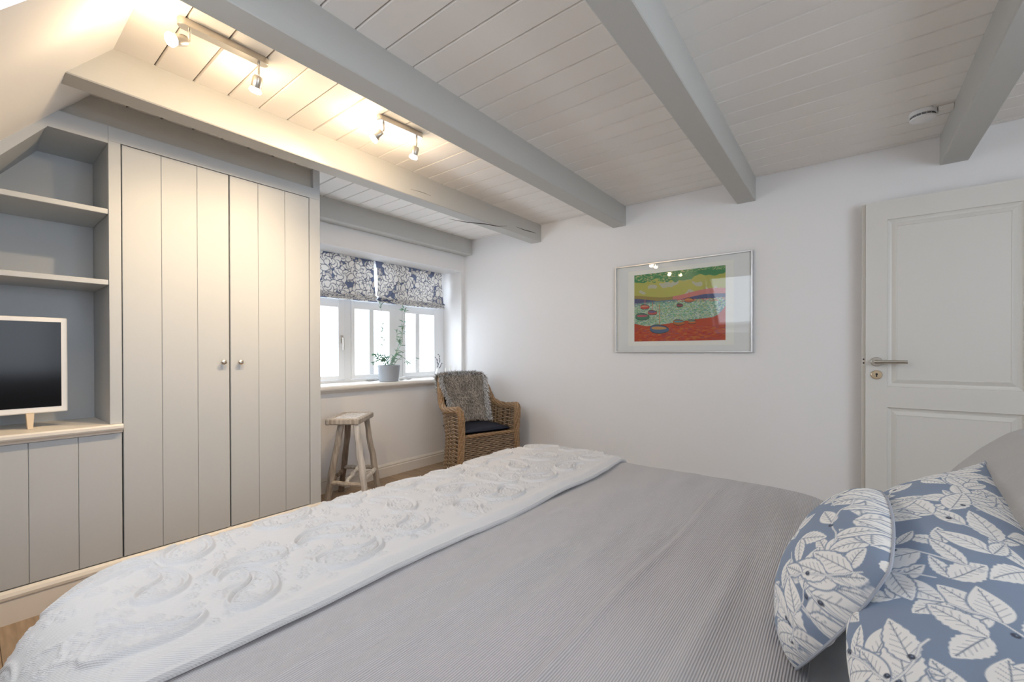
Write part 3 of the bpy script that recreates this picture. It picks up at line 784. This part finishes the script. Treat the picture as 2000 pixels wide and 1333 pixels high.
# ---------------------------------------------------------------- cushions
def cushion(name, BN, BF, TF, TN, th, label, cat, pat, mm, seed, pinch=.10, group=None, sag=0, back=.10):
    """corner points relative to the camera position height H"""
    BN, BF, TF, TN = [np.array(p, float) + (0, 0, H) for p in (BN, BF, TF, TN)]
    W_ = np.linalg.norm(BF-BN); Hc = np.linalg.norm(TF-BF)*.5 + np.linalg.norm(TN-BN)*.5
    c0 = (BN+BF+TF+TN)/4
    nrm = np.cross(TF-BN, TN-BF); nrm /= np.linalg.norm(nrm)
    if nrm[1] < 0: nrm = -nrm
    root = empty(name, tuple(c0), label=label, cat=cat, group=group)
    def surf(n, m, side):
        u, v = np.meshgrid(np.linspace(0, 1, n), np.linspace(0, 1, m), indexing='ij')
        u = .45*u + .55*(1-np.cos(PI*u))/2; v = .45*v + .55*(1-np.cos(PI*v))/2
        # pinch edges inwards so corners stick out
        pu = .5 + (u-.5)*(1 - pinch*np.sin(PI*v)**.8*np.abs(2*u-1)**3); pv = .5 + (v-.5)*(1 - pinch*1.1*np.sin(PI*u)**.8*np.abs(2*v-1)**3)
        U, V = pu[..., None], pv[..., None]
        P_ = (1-U)*(1-V)*BN + U*(1-V)*BF + U*V*TF + (1-U)*V*TN
        fu = (1-np.abs(2*u-1)**2.6); fv = (1-np.abs(2*v-1)**2.4)
        t = (th if side > 0 else th*back)*(1 if abs(side) > .5 else 0)*np.sqrt(np.clip(fu*fv, 0, 1))**.9 * (1 + sag*(.5-v))
        wr = vnoise(u*W_, v*Hc, 30, seed+(0 if side > 0 else 9), 2)*.0045*np.clip(fu*fv*3, 0, 1)
        # puckers radiating from the seams
        pk = .0035*np.sin(u*46+seed)*np.exp(-((1-np.abs(2*v-1))/.16)**2)*fu + .003*np.sin(v*30+seed)*np.exp(-((1-np.abs(2*u-1))/.16)**2)*fv
        return P_ + nrm*side*(t + wr + pk*np.clip(fu*fv*8, 0, 1))[..., None], P_
    if pat:
        P = leafy(W_+th*1.2, Hc+th*1.2, .0015, seed, pat); F_, E_ = surf(P.n, P.m, 1); o = mk('front', F_, gridfaces(P.n, P.m) if True else None, mm, root, smooth=True); paint(o, P.c)
        P2 = leafy(W_, Hc, .003, seed+50, pat); B_, _ = surf(P2.n, P2.m, -1); o2 = mk('back', B_, gridfaces(P2.n, P2.m)[:, ::-1], mm, root, smooth=True); paint(o2, P2.c)
        col = None
    else:
        F_, _ = surf(120, 80, 1); mk('front', F_, gridfaces(120, 80), mm, root, smooth=True)
        B_, _ = surf(60, 40, -1); mk('back', B_, gridfaces(60, 40)[:, ::-1], mm, root, smooth=True)
    E1, _ = surf(60, 40, 0.0001)
    ring = [tuple(p) for p in E1[:, 0]] + [tuple(p) for p in E1[-1, 1:]] + [tuple(p) for p in E1[-2::-1, -1]] + [tuple(p) for p in E1[0, -2::-1]]
    MB().tube(ring, .0022, 6, cap=False).build('seam', M_SEAM, root, smooth=True)
    return root
M_SEAM = mat('seam_cotton', (.40, .42, .47), .85, .1)
M_GREYP = mat('ribbed_grey_pillowcase', (.46, .45, .44), .9, .1, bump=[('wave_x', 70, .3, .0012, one)], sheen=.15)
cushion('cushion', (.83, .065, -.515), (1.16, .0, -.505), (1.15, -.0505, -.286), (.775, -.045, -.298), .10, 'small blue cushion with cream leaves, the one lying nearest the throw', 'cushion', .85, M_PRINT, 2, group='leaf print cushions on the bed', pinch=-.22)
cushion('cushion', (.56, -.035, -.50), (1.42, -.125, -.46), (1.35, -.232, -.237), (.58, -.26, -.37), .135, 'large blue cushion with cream leaves leaning against the grey pillow', 'cushion', 1.0, M_PRINT, 5, group='leaf print cushions on the bed', sag=.8)
cushion('pillow', (.90, -.22, -.48), (1.66, -.18, -.49), (1.60, -.36, -.185), (.88, -.42, -.17), .10, 'plain grey pillow standing behind the blue leaf cushions', 'pillow', None, M_GREYP, 12, pinch=.04)

# ---------------------------------------------------------------- framed print
pic = empty('picture_frame', (XB-.012, 1.012, 1.46), label='framed colourful harbour-toned print with wide white mount on the back wall', cat='picture')
PY0, PY1, PZ0, PZ1 = .512, 1.516, 1.112, 1.826-.012
m = MB(); b_ = .010
m.box(XB-.026, XB-.002, PY0, PY0+b_, PZ0, PZ1, .0015).box(XB-.026, XB-.002, PY1-b_, PY1, PZ0, PZ1, .0015)
m.box(XB-.026, XB-.002, PY0+b_, PY1-b_, PZ0, PZ0+b_, .0015).box(XB-.026, XB-.002, PY0+b_, PY1-b_, PZ1-b_, PZ1, .0015)
m.build('frame', mat('silver_frame', (.72, .72, .72), .35, .5, .7), pic)
MB().box(XB-.014, XB-.004, PY0+b_, PY1-b_, PZ0+b_, PZ1-b_).build('mount', mat('mount_card', (.86, .85, .84), .9, .1), pic)
MB().box(XB-.0145, XB-.0138, .63, 1.405, 1.165, 1.765, .0002).build('paper', mat('print_paper', (.92, .90, .84), .9, .1), pic)
MB().box(XB-.0225, XB-.0205, PY0+b_, PY1-b_, PZ0+b_, PZ1-b_).build('glass', GLASS, pic)
AW, AH = .671, .532
P = Print(AW, AH, .0026, np.array((.5, .5, .4))); U, V = np.meshgrid(P.u/AW, P.v/AH, indexing='ij')    # U: left to right in the photo, V up
R = random.Random(12)
h1 = .665 + .03*np.sin(U*7+2) + .05*np.clip(U-.6, 0, 1); h2 = .56 + .015*np.sin(U*5) + .02*U
shore = .27 - .05*np.cos(U*3) + .14*np.clip((U-.86)/.14, 0, 1)**2 + .05*np.clip((.15-U)/.15, 0, 1)
nz1 = vnoise(U, V*2, 40, 3); nz2 = vnoise(U, V*1.5, 14, 8)
sky = np.where(((V + .07*nz2) > .88)[..., None], np.array((.08, .26, .11)), np.where((nz2 > .35)[..., None], np.array((.50, .50, .38)), np.array((.48, .46, .12))))
P.c[:] = sky
msk = (V < h1)[..., None]; P.c[:] = np.where(msk, np.where((U > .45)[..., None], np.array((.62, .22, .20)), np.array((.34, .26, .09))), P.c)
msk = (V < h1-.045-.03*U)[..., None]; P.c[:] = np.where(msk, np.array((.10, .11, .22)), P.c)
msk = (V < h2+.01)[..., None]; P.c[:] = np.where(msk, np.where((U > .5)[..., None], np.array((.52, .17, .14)), np.array((.16, .24, .28))), P.c)
msk = (V < h2-.03)[..., None]
sea = np.where((U > .93)[..., None], np.array((.12, .16, .33)), np.array((.46, .56, .42)))
P.c[:] = np.where(msk, sea, P.c)
for k in range(2600):
    u = R.uniform(0, 1); v = R.uniform(.24, .57); c = R.choice(((.12, .42, .22), (.22, .36, .12), (.62, .66, .54), (.30, .52, .42), (.16, .28, .34), (.42, .46, .22)))
    a = R.uniform(-.5, .5); l_ = .007
    P.line([(u*AW, v*AH), (u*AW+l_*math.cos(a), v*AH+l_*math.sin(a))], .0042, c)
for k in range(360):
    u = R.uniform(0, 1); v = 1-R.uniform(0, .14)*(.6+.4*math.sin(u*6)); P.line([(u*AW, v*AH), (u*AW+.009, v*AH+R.uniform(-.004, .004))], .005, R.choice(((.06, .25, .10), (.20, .42, .18), (.50, .50, .25))))
P.c[:] = np.where((V < shore)[..., None], np.array((.50, .085, .045)), P.c)
for k in range(420):
    u = R.uniform(0, 1); v = R.uniform(0, .2); P.line([(u*AW, v*AH), (u*AW+.02, v*AH+R.uniform(-.004, .004))], .005, R.choice(((.58, .10, .04), (.42, .05, .04), (.55, .18, .05), (.36, .09, .10))))
# simple generic hulls and posts in flat colours
def hull(u, v, w, c, c2, mast=0, mc=(.62, .2, .12)):
    x, y = u*AW, v*AH
    if mast: P.line([(x, y), (x, y+mast*AH)], .0042, mc)
    P.leaf(x-w/2*AW, y+.010, -.10, w*AW, w*AW*.42, col=np.array(c), rim=np.array((.04, .05, .07)), veins=False, pw=.5)
    P.leaf(x-w*.42*AW, y+.014, -.05, w*AW*.8, w*AW*.16, col=np.array(c2), veins=False, pw=.5)
hull(.30, .17, .22, (.10, .16, .26), (.55, .30, .12), .36); hull(.52, .25, .13, (.50, .16, .05), (.10, .30, .34)); hull(.66, .25, .09, (.58, .16, .05), (.12, .30, .24))
hull(.10, .36, .17, (.08, .22, .14), (.50, .12, .16)); hull(.13, .50, .11, (.56, .10, .08), (.62, .3, .2), .12); hull(.63, .555, .10, (.58, .18, .10), (.6, .3, .1), .13); hull(.22, .41, .11, (.55, .12, .10), (.10, .14, .30), .16); hull(.53, .49, .07, (.34, .10, .12), (.14, .10, .10))
yc = 1.354 - P.u; zc_ = 1.200 + P.v
Yg, Zg = np.meshgrid(yc, zc_, indexing='ij')
front = np.stack([np.full_like(Yg, XB-.0150), Yg, Zg], -1)
M_ART = mat('art_print', (.5, .5, .5), .8, .2, attr='print')
o = mk('print', front, gridfaces(P.n, P.m)[:, ::-1], M_ART, pic); paint(o, P.c)
# thin sheet body so the print has its own thickness
MB().box(XB-.0149, XB-.0139, 1.354-AW, 1.354, 1.200, 1.200+AH).build('sheet', MW['wall'], pic)

# ---------------------------------------------------------------- rustic stool
st = empty('stool', (1.815, 2.97, 0), label='weathered whitewashed wooden stool with splayed legs below the window', cat='stool')
MWOOD = mat('driftwood', (.56, .50, .44), .8, .2, noise=(9, .45, (6, 6, .7)), bump=[('noise', 40, .4, .003, (3, 3, .4))])
MWHT = mat('limewashed_wood', (.72, .70, .68), .8, .2, noise=(8, .40, (5, 5, .6)), bump=[('noise', 40, .4, .003, (3, 3, .4))])
MDARK = mat('worn_brown_wood', (.34, .26, .20), .8, .2, noise=(9, .5, (6, 6, .7)), bump=[('noise', 40, .4, .003, (3, 3, .4))])
T0 = Matrix.Translation((1.815, 2.972, 0)) @ Matrix.Rotation(math.radians(40), 4, 'Z')
SL, SW, SZ = .195, .118, .640
def smb():
    m = MB(); m.T = T0; return m
smb().box(-SL, SL, -SW, -SW+.034, SZ-.044, SZ, .008).build('seat_rail', MWOOD, st)
smb().box(-SL, SL, SW-.034, SW, SZ-.044, SZ, .008).build('seat_rail', MWOOD, st)
smb().box(-SL, -SL+.034, -SW+.03, SW-.03, SZ-.042, SZ+.001, .008).build('seat_rail', MWOOD, st)
smb().box(SL-.034, SL, -SW+.03, SW-.03, SZ-.042, SZ+.001, .008).build('seat_rail', MWOOD, st)
for i in range(7):
    y0 = -SW+.036 + i*(2*SW-.072)/7
    smb().box(-SL+.03, SL-.03, y0+.0015, y0+(2*SW-.072)/7-.0015, SZ-.016, SZ-.003, .002).build('seat_slat', MWHT, st)
def rough(p, q, r, n=9, seed=0, amp=.0035):
    R = random.Random(seed); p, q = Vector(p), Vector(q); pts = []; rr = []
    for i in range(n):
        t = i/(n-1); pts.append(p.lerp(q, t) + Vector((R.uniform(-amp, amp), R.uniform(-amp, amp), 0))*(1 if 0 < i < n-1 else 0)); rr.append(r*R.uniform(.88, 1.1))
    return pts, rr
legs = [((1.700, 2.905, .60), (1.660, 3.04, 0), MWOOD, .024), ((1.755, 2.795, .60), (1.800, 2.755, 0), MWHT, .0245),
        ((1.895, 3.125, .60), (1.872, 3.205, 0), MDARK, .023), ((1.975, 3.01, .60), (2.058, 2.965, 0), MWOOD, .0235)]
mid = []
for i, (a, b, mm, r) in enumerate(legs):
    pts, rr = rough(a, b, r, seed=i); MB().tube(pts, rr, 8).build('leg', mm, st, smooth=True); mid.append((Vector(a), Vector(b)))
def on(i, z): a, b = mid[i]; t = (a.z-z)/(a.z-b.z); return a.lerp(b, t)
for q, (i, j, zz, mm) in enumerate(((0, 1, .155, MWOOD), (2, 3, .20, MWOOD), (0, 2, .17, MDARK), (1, 3, .185, MWHT))):
    pts, rr = rough(on(i, zz), on(j, zz), .0165, seed=20+q, amp=.008); MB().tube(pts, rr, 8).build('stretcher', mm, st, smooth=True)
pts, rr = rough(on(1, .165).lerp(on(0, .165), .5), on(2, .205).lerp(on(3, .205), .5), .015, seed=40, amp=.008); MB().tube(pts, rr, 8).build('stretcher', MWHT, st, smooth=True)

# ---------------------------------------------------------------- wicker armchair
CH = (2.845, 2.47, 0); CA = math.radians(-17.5)
ch = empty('wicker_armchair', CH, CA, label='brown wicker armchair with grey fleece over its back, in the window corner', cat='armchair')
MCANE = mat('cane', (.42, .27, .15), .6, .35, noise=(30, .45, (1, 1, 3)), bump=[('noise', 80, .3, .002, one)])
MCANE2 = mat('cane_weave', (.50, .36, .24), .5, .35, noise=(28, .7, (1, 1, 5)))
MCANED = mat('cane_dark', (.10, .065, .04), .8, .2)
def shell(t, z):
    a = .272 + .035*max(0, (z-.35)/.3) + .025*max(0, (.35-z)/.35); b = .475 + .085*(z/.88) + .05*max(0, (.3-z)/.3)
    c, s = math.cos(PI*t), math.sin(PI*t); e = .62
    return Vector((-a*math.copysign(abs(c)**e, c), b*abs(s)**e, z))
def rimz(t):
    u = min(t, 1-t)
    k = min(1, max(0, (u-.17)/.20)); k = k*k*(3-2*k); return .625 - .02*math.sin(min(u/.17, 1)*PI) + .26*k
def band(m, pts, rad, depth):
    m.tube(pts, rad, 5, cap=False)
mw = MB(); NT = 128; z = .012; row = 0
ts = [i/NT for i in range(NT+1)]
while z < .88:
    seg = []
    for i, t in enumerate(ts):
        if z < rimz(t) - .008:
            p = shell(t, z); q = shell(min(1, t+.004), z); d = (q-shell(max(0, t-.004), z)).normalized(); nrm = Vector((d.y, -d.x, 0))
            seg.append(p + nrm*(.0065*math.sin(2*PI*i/12.0 + PI*(row % 2))))
        else:
            if len(seg) > 3: mw.tube(seg, .0070, 6, cap=False)
            seg = []
    if len(seg) > 3: mw.tube(seg, .0070, 6, cap=False)
    z += .0165; row += 1
mw.build('woven_shell', MCANE2, ch, world=False, smooth=True, kind='stuff')
ms = MB()
for i in range(1, 32):
    t = i/32; zt_ = rimz(t); ms.tube([shell(t, zt_*k/8) for k in range(9)], .0062, 6, cap=False)
ms.build('stakes', MCANE, ch, world=False, kind='stuff')
# inner liner closing the weave
vs = []; n1, n2 = 65, 12
for i in range(n1):
    t = i/(n1-1)
    for k in range(n2):
        p = shell(t, .01 + (rimz(t)-.02)*k/(n2-1)); vs.append((p.x*.997, p.y*.997, p.z))
mk('inner_lining', np.array(vs), gridfaces(n1, n2), MCANED, ch, world=False)
# front panel
mf = MB(); z = .012; row = 0
while z < .395:
    hw = .268 + .02*max(0, (.35-z)/.35); pts = []
    for i in range(49): pts.append((-hw + 2*hw*i/48, -.002 + .0065*math.sin(2*PI*i/7 + PI*(row % 2)), z))
    mf.tube(pts, .0070, 6, cap=False); z += .0165; row += 1
mf.build('woven_front', MCANE2, ch, world=False, smooth=True, kind='stuff')
MB().box(-.275, .275, .004, .008, .01, .40).box(-.235, .235, .008, .40, .385, .395).build('seat_board', MCANED, ch, world=False)
def braid(m, pts, R_, r, turns, n=3):
    """n strands twisted round a path"""
    pts = [Vector(p) for p in pts]; N_ = len(pts); L_ = [0]
    for a, b in zip(pts[:-1], pts[1:]): L_.append(L_[-1] + (b-a).length)
    fr = []; ref = None
    for i in range(N_):
        t = (pts[min(i+1, N_-1)]-pts[max(i-1, 0)]).normalized()
        if ref is None: ref = t.orthogonal().normalized()
        ref = (ref - t*ref.dot(t)).normalized(); fr.append((ref.copy(), t.cross(ref)))
    for s_ in range(n):
        q = []
        for i in range(N_):
            a = L_[i]*turns + 2*PI*s_/n; q.append(pts[i] + fr[i][0]*R_*math.cos(a) + fr[i][1]*R_*math.sin(a))
        m.tube(q, r, 6)
def resample(pts, step):
    pts = [Vector(p) for p in pts]; out = [pts[0]]
    for a, b in zip(pts[:-1], pts[1:]):
        n = max(1, int((b-a).length/step))
        for k in range(1, n+1): out.append(a.lerp(b, k/n))
    return out
path = [Vector((-.298, -.004, .0)), Vector((-.288, -.004, .2)), Vector((-.278, -.005, .4)), Vector((-.285, -.012, .55)), Vector((-.292, -.006, .605)), Vector((-.300, .02, .632))]
for i in range(7, 122): t = i/128; p = shell(t, rimz(t)); path.append(p + Vector((p.x*.03, .004, .004)))
path += [Vector((.300, .02, .632)), Vector((.292, -.006, .605)), Vector((.285, -.012, .55)), Vector((.278, -.005, .4)), Vector((.288, -.004, .2)), Vector((.298, -.004, .0))]
path = resample(path, .012)
mr = MB(); braid(mr, path, .020, .0115, 13, 6); mr.build('braided_rim', MCANE, ch, world=False, smooth=True)
mr = MB(); braid(mr, resample([(-.262, -.006, .400), (.262, -.006, .400)], .01), .009, .009, 45, 3); mr.build('seat_edge', MCANE, ch, world=False, smooth=True)
# seat cushion in the chair
sc_ = empty('seat_cushion', (CH[0], CH[1], .40), CA, label='thin dark navy seat cushion in the wicker armchair', cat='seat cushion')
MNAVY = mat('navy_cotton', (.010, .013, .028), .55, .3, bump=[('noise', 15, .2, .004, one)])
n1, n2 = 40, 30
u, v = np.meshgrid(np.linspace(-1, 1, n1), np.linspace(-1, 1, n2), indexing='ij')
ed = np.sqrt(np.clip((1-np.abs(u)**8)*(1-np.abs(v)**8), 0, 1))
for sgn, nm in ((1, 'top'), (-1, 'underside')):
    X_ = u*.235; Y_ = .245 + v*.225; Z_ = .030 + sgn*(.021*ed + (.010*(1-u**2)*(1-v**2) if sgn > 0 else 0))
    fcs = gridfaces(n1, n2)
    mk(nm, np.stack([X_, Y_, Z_], -1), fcs if sgn > 0 else fcs[:, ::-1], MNAVY, sc_, world=False, smooth=True)
# fleece over the backrest
fz = empty('fleece', (CH[0], CH[1], 0), CA, label='grey-brown sheepskin fleece hung over the back of the wicker chair', cat='fleece')
def pelt(u, v):
    """u -1..1 across, v 0 (back hem) .. 1 (front hem)"""
    if v < .18: z_ = .74 + (.885-.74)*(v/.18); y_ = .575
    elif v < .30:
        k_ = (v-.18)/.12*PI; y_ = .545 + .032*math.cos(k_); z_ = .885 + .028*math.sin(k_)
    else: k_ = (v-.30)/.70; y_ = .513 - .115*k_ - .02*math.sin(k_*PI); z_ = .885 - .40*k_
    w_ = .245 - .015*math.cos(v*9) - .012*v
    x_ = u*w_ + .006*math.sin(v*11)
    y_ -= .05*abs(u)**3*(1 if v > .25 else .2)
    return Vector((x_ - .012, y_, z_ - .018*abs(u)**3))
n1, n2 = 25, 40
V_ = [pelt(-1+2*i/(n1-1), j/(n2-1)) for i in range(n1) for j in range(n2)]
MHIDE = mat('hide', (.28, .26, .23), .9, .1); MFUR = mat('wool_strands', (.5, .5, .5), .75, .15, attr='print', sheen=.2)
mk('hide', np.array([tuple(p) for p in V_]), gridfaces(n1, n2), MHIDE, fz, world=False, smooth=True)
R = random.Random(9); vs = []; fs = []; cols = []
for k in range(11000):
    u, v = R.uniform(-1, 1), R.uniform(0, 1); p = pelt(u, v); du = pelt(min(1, u+.02), v)-pelt(u-.02, v); dv = pelt(u, min(1, v+.02))-pelt(u, max(0, v-.02))
    nrm = du.cross(dv).normalized()
    if v > .3 and nrm.y > 0: nrm = -nrm
    if v < .18 and nrm.y < 0: nrm = -nrm
    if .18 <= v <= .3 and nrm.z < 0: nrm = -nrm
    edge = max(0, abs(u)-.80)*5
    flow = (dv.normalized()*.75 + Vector((R.gauss(0, .35) + u*edge*.9, R.gauss(0, .2), R.gauss(0, .35))))
    L_ = R.uniform(.024, .046)
    d1 = (nrm*.8 + flow*.5).normalized(); d2 = (nrm*.25 + flow).normalized()
    a = p + d1*L_*.5; b = a + d2*L_*.6; s_ = flow.cross(nrm).normalized()*R.uniform(.0018, .0034)
    n = len(vs); vs += [p-s_, p+s_, a+s_*.8, a-s_*.8, b]; fs += [(n, n+1, n+2, n+3), (n+3, n+2, n+4)]
    tone = .5+.5*math.sin(u*6+v*9)*math.cos(v*13-u*3); g = R.choice((.35, .6, .9, 1.1, 1.5))*R.uniform(.85, 1.15)
    base = np.array((.17, .15, .13)); tip = np.array((.80, .72, .63))*(.62+.38*tone)*g
    if abs(u) > .84 or v < .28: tip = tip*.3 + np.array((.78, .80, .83))*(.5+.5*g)  # edge and top tips paled bluish, window light put into the wool colour
    cols += [base, base, (base+tip)/2, (base+tip)/2, tip]
o = mk('wool', np.array([tuple(p) for p in vs]), fs, MFUR, fz, world=False, kind='stuff'); paint(o, np.array(cols))

# ---------------------------------------------------------------- window sill objects
PX, PY, PZ = 2.428, 3.34, .851
pt = empty('potted_plant', (PX, PY, PZ), label='leggy green plant in a grey ceramic pot on the window sill', cat='potted plant')
MB().lathe([(.080, 0), (.086, .004), (.101, .140), (.102, .148), (.097, .150), (.094, .146), (.093, .125)], (PX, PY, PZ), n=40).build('pot', MW['pot'], pt, smooth=True)
MB().lathe([(.0915, .118), (.0915, .128), (.01, .132)], (PX, PY, PZ), n=24).build('soil', MW['soil'], pt)
MSTEM = mat('stem_green', (.22, .26, .17), .6); MLEAF = mat('leaf_green', (.17, .30, .20), .5, noise=(20, .3, one)); translucent(MLEAF, .3)
R = random.Random(3)
def P3(px, pz, y=0): return Vector((PX + px, PY + y, PZ + pz))
stems = [ [(-.03, .13, 0), (-.055, .25, .01), (-.055, .42, .02), (-.06, .58, .02), (-.065, .70, .03)],
          [(.02, .13, 0), (.07, .24, 0), (.13, .36, .01), (.155, .45, .01), (.19, .56, .02), (.20, .68, .03)],
          [(.03, .13, .01), (.10, .26, .02), (.17, .37, .02), (.18, .52, .03)],
          [(.04, .13, 0), (.09, .19, 0), (.15, .225, 0), (.20, .20, .01), (.24, .155, .01), (.29, .18, .02), (.32, .22, .02)],
          [(-.03, .13, 0), (-.08, .20, -.01), (-.13, .21, -.02), (-.17, .17, -.03)],
          [(-.02, .13, 0), (-.06, .22, 0), (-.12, .25, .01), (-.16, .24, .0)], [(0, .13, 0), (-.02, .20, -.01), (-.07, .235, -.02)],
          [(.12, .36, .01), (.10, .40, .01), (.10, .47, .01), (.07, .48, .01)],
          [(.0, .13, 0), (.03, .20, -.02), (.07, .25, -.03), (.12, .28, -.03)]]
leaf_vs = []; leaf_fs = []
def addleaf(p, d, L_, w_):
    d = d.normalized(); s_ = d.orthogonal().normalized(); s_ = (Matrix.Rotation(R.uniform(0, 6.28), 3, d) @ s_)*w_/2; n = len(leaf_vs)
    up = Vector((0, 0, -.12*L_))
    leaf_vs.extend([p, p + d*L_*.4 + s_, p + d*L_*.4 - s_, p + d*L_*.75 + s_*.7 + up*.5, p + d*L_*.75 - s_*.7 + up*.5, p + d*L_ + up])
    leaf_fs.extend([(n, n+1, n+2), (n+1, n+3, n+4, n+2), (n+3, n+5, n+4)])
dens = [26, 36, 34, 16, 46, 48, 36, 6, 34]
for si, pts in enumerate(stems):
    P_ = [P3(p[0], p[1], p[2]) for p in pts]; P_ = resample(P_, .02)
    MB().tube(P_, [.0032*(1-.6*i/len(P_)) for i in range(len(P_))], 6).build('stem', MSTEM, pt, smooth=True)
    for k in range(dens[si]):
        t = R.random()**(.8) if si > 1 else R.choice((R.uniform(.1, .5), R.uniform(.4, .8), R.uniform(.94, 1)))
        i = min(len(P_)-2, int(t*(len(P_)-1))); p = P_[i].lerp(P_[i+1], R.random())
        d = (P_[i+1]-P_[i]).normalized()*.5 + Vector((R.uniform(-1, 1), R.uniform(-.6, .6), R.uniform(-.6, .5)))
        addleaf(p, d, R.uniform(.030, .060), R.uniform(.008, .013))
mk('foliage', np.array([tuple(p) for p in leaf_vs]), leaf_fs, MLEAF, pt, kind='stuff', smooth=True)
# driftwood / shells
def blob(name, c, sx_, sy_, sz_, m_, seed, **kw):
    vs = []; fs = []; n, k = 14, 8; R = random.Random(seed)
    for j in range(k+1):
        th = PI*j/k
        for i in range(n):
            ph = 2*PI*i/n; r = 1 + .16*math.sin(3*ph+seed)*math.sin(th) + .08*math.sin(5*th+2*ph)
            vs.append((c[0]+sx_*r*math.sin(th)*math.cos(ph), c[1]+sy_*r*math.sin(th)*math.sin(ph), c[2]+sz_*(math.cos(th)+1)))
    for j in range(k):
        for i in range(n): fs.append((j*n+i, (j+1)*n+i, (j+1)*n+(i+1) % n, j*n+(i+1) % n))
    o = mk(name, vs, fs, m_, smooth=True); tag(o, **kw); return o
MSHELL = mat('shell_grey', (.50, .50, .50), .5, noise=(30, .3, one))
blob('driftwood', (2.335, 3.47, .851), .075, .018, .013, MSHELL, 2, label='small grey piece of driftwood lying left of the plant pot', cat='driftwood')
blob('seashell', (2.60, 3.38, .851), .036, .024, .013, mat('shell_pale', (.72, .72, .70), .4), 4, label='pale seashell lying right of the plant pot', cat='seashell')
blob('seashell', (2.705, 3.40, .851), .038, .017, .007, MSHELL, 6, label='flat grey seashell further right of the plant pot', cat='seashell')
# slim vase with dark berried twig and two white candlesticks behind the chair
vz = empty('bud_vase', (3.10, 3.42, .851), label='slim white vase holding a dark berried twig at the window sill end', cat='vase')
MB().lathe([(.020, 0), (.026, .01), (.024, .05), (.010, .085), (.012, .095)], (3.10, 3.42, .851), n=20).build('vase', MW['white'], vz, smooth=True)
m = MB(); MTW = mat('twig', (.12, .10, .12), .7)
tw = [[(3.10, 3.42, .93), (3.095, 3.41, 1.0), (3.06, 3.40, 1.06)], [(3.098, 3.415, .96), (3.115, 3.41, 1.02), (3.10, 3.40, 1.09)], [(3.10, 3.42, .93), (3.14, 3.41, .98), (3.15, 3.40, 1.0)]]
for q in tw: m.tube(resample(q, .01), .0018, 5)
m.build('twig', MTW, vz)
m = MB(); R = random.Random(5)
for q in tw:
    for p in resample(q, .016)[2:]:
        c = p + Vector((R.uniform(-.008, .008), R.uniform(-.006, .006), R.uniform(-.005, .005))); m.lathe([(.002, -.006), (.0062, -.003), (.0062, .003), (.002, .006)], c, n=8)
m.build('berries', mat('berry', (.13, .13, .17), .4), vz, smooth=True)
for i, (cx_, hh) in enumerate(((3.20, .095), (3.262, .12))):
    c = empty('candlestick', (cx_, 3.40, .851), label=('shorter' if i == 0 else 'taller') + ' white candlestick on the sill behind the fleece', cat='candlestick', group='candlesticks on the window sill')
    MB().lathe([(.019, 0), (.019, .005), (.006, .012), (.006, hh*.5), (.011, hh*.55), (.011, hh*.62)], (cx_, 3.40, .851), n=18).build('holder', MW['white'], c, smooth=True)
    MB().lathe([(.0085, hh*.62), (.0085, hh), (.002, hh+.004)], (cx_, 3.40, .851), n=14).build('candle', mat('wax', (.85, .83, .78), .5), c, smooth=True)
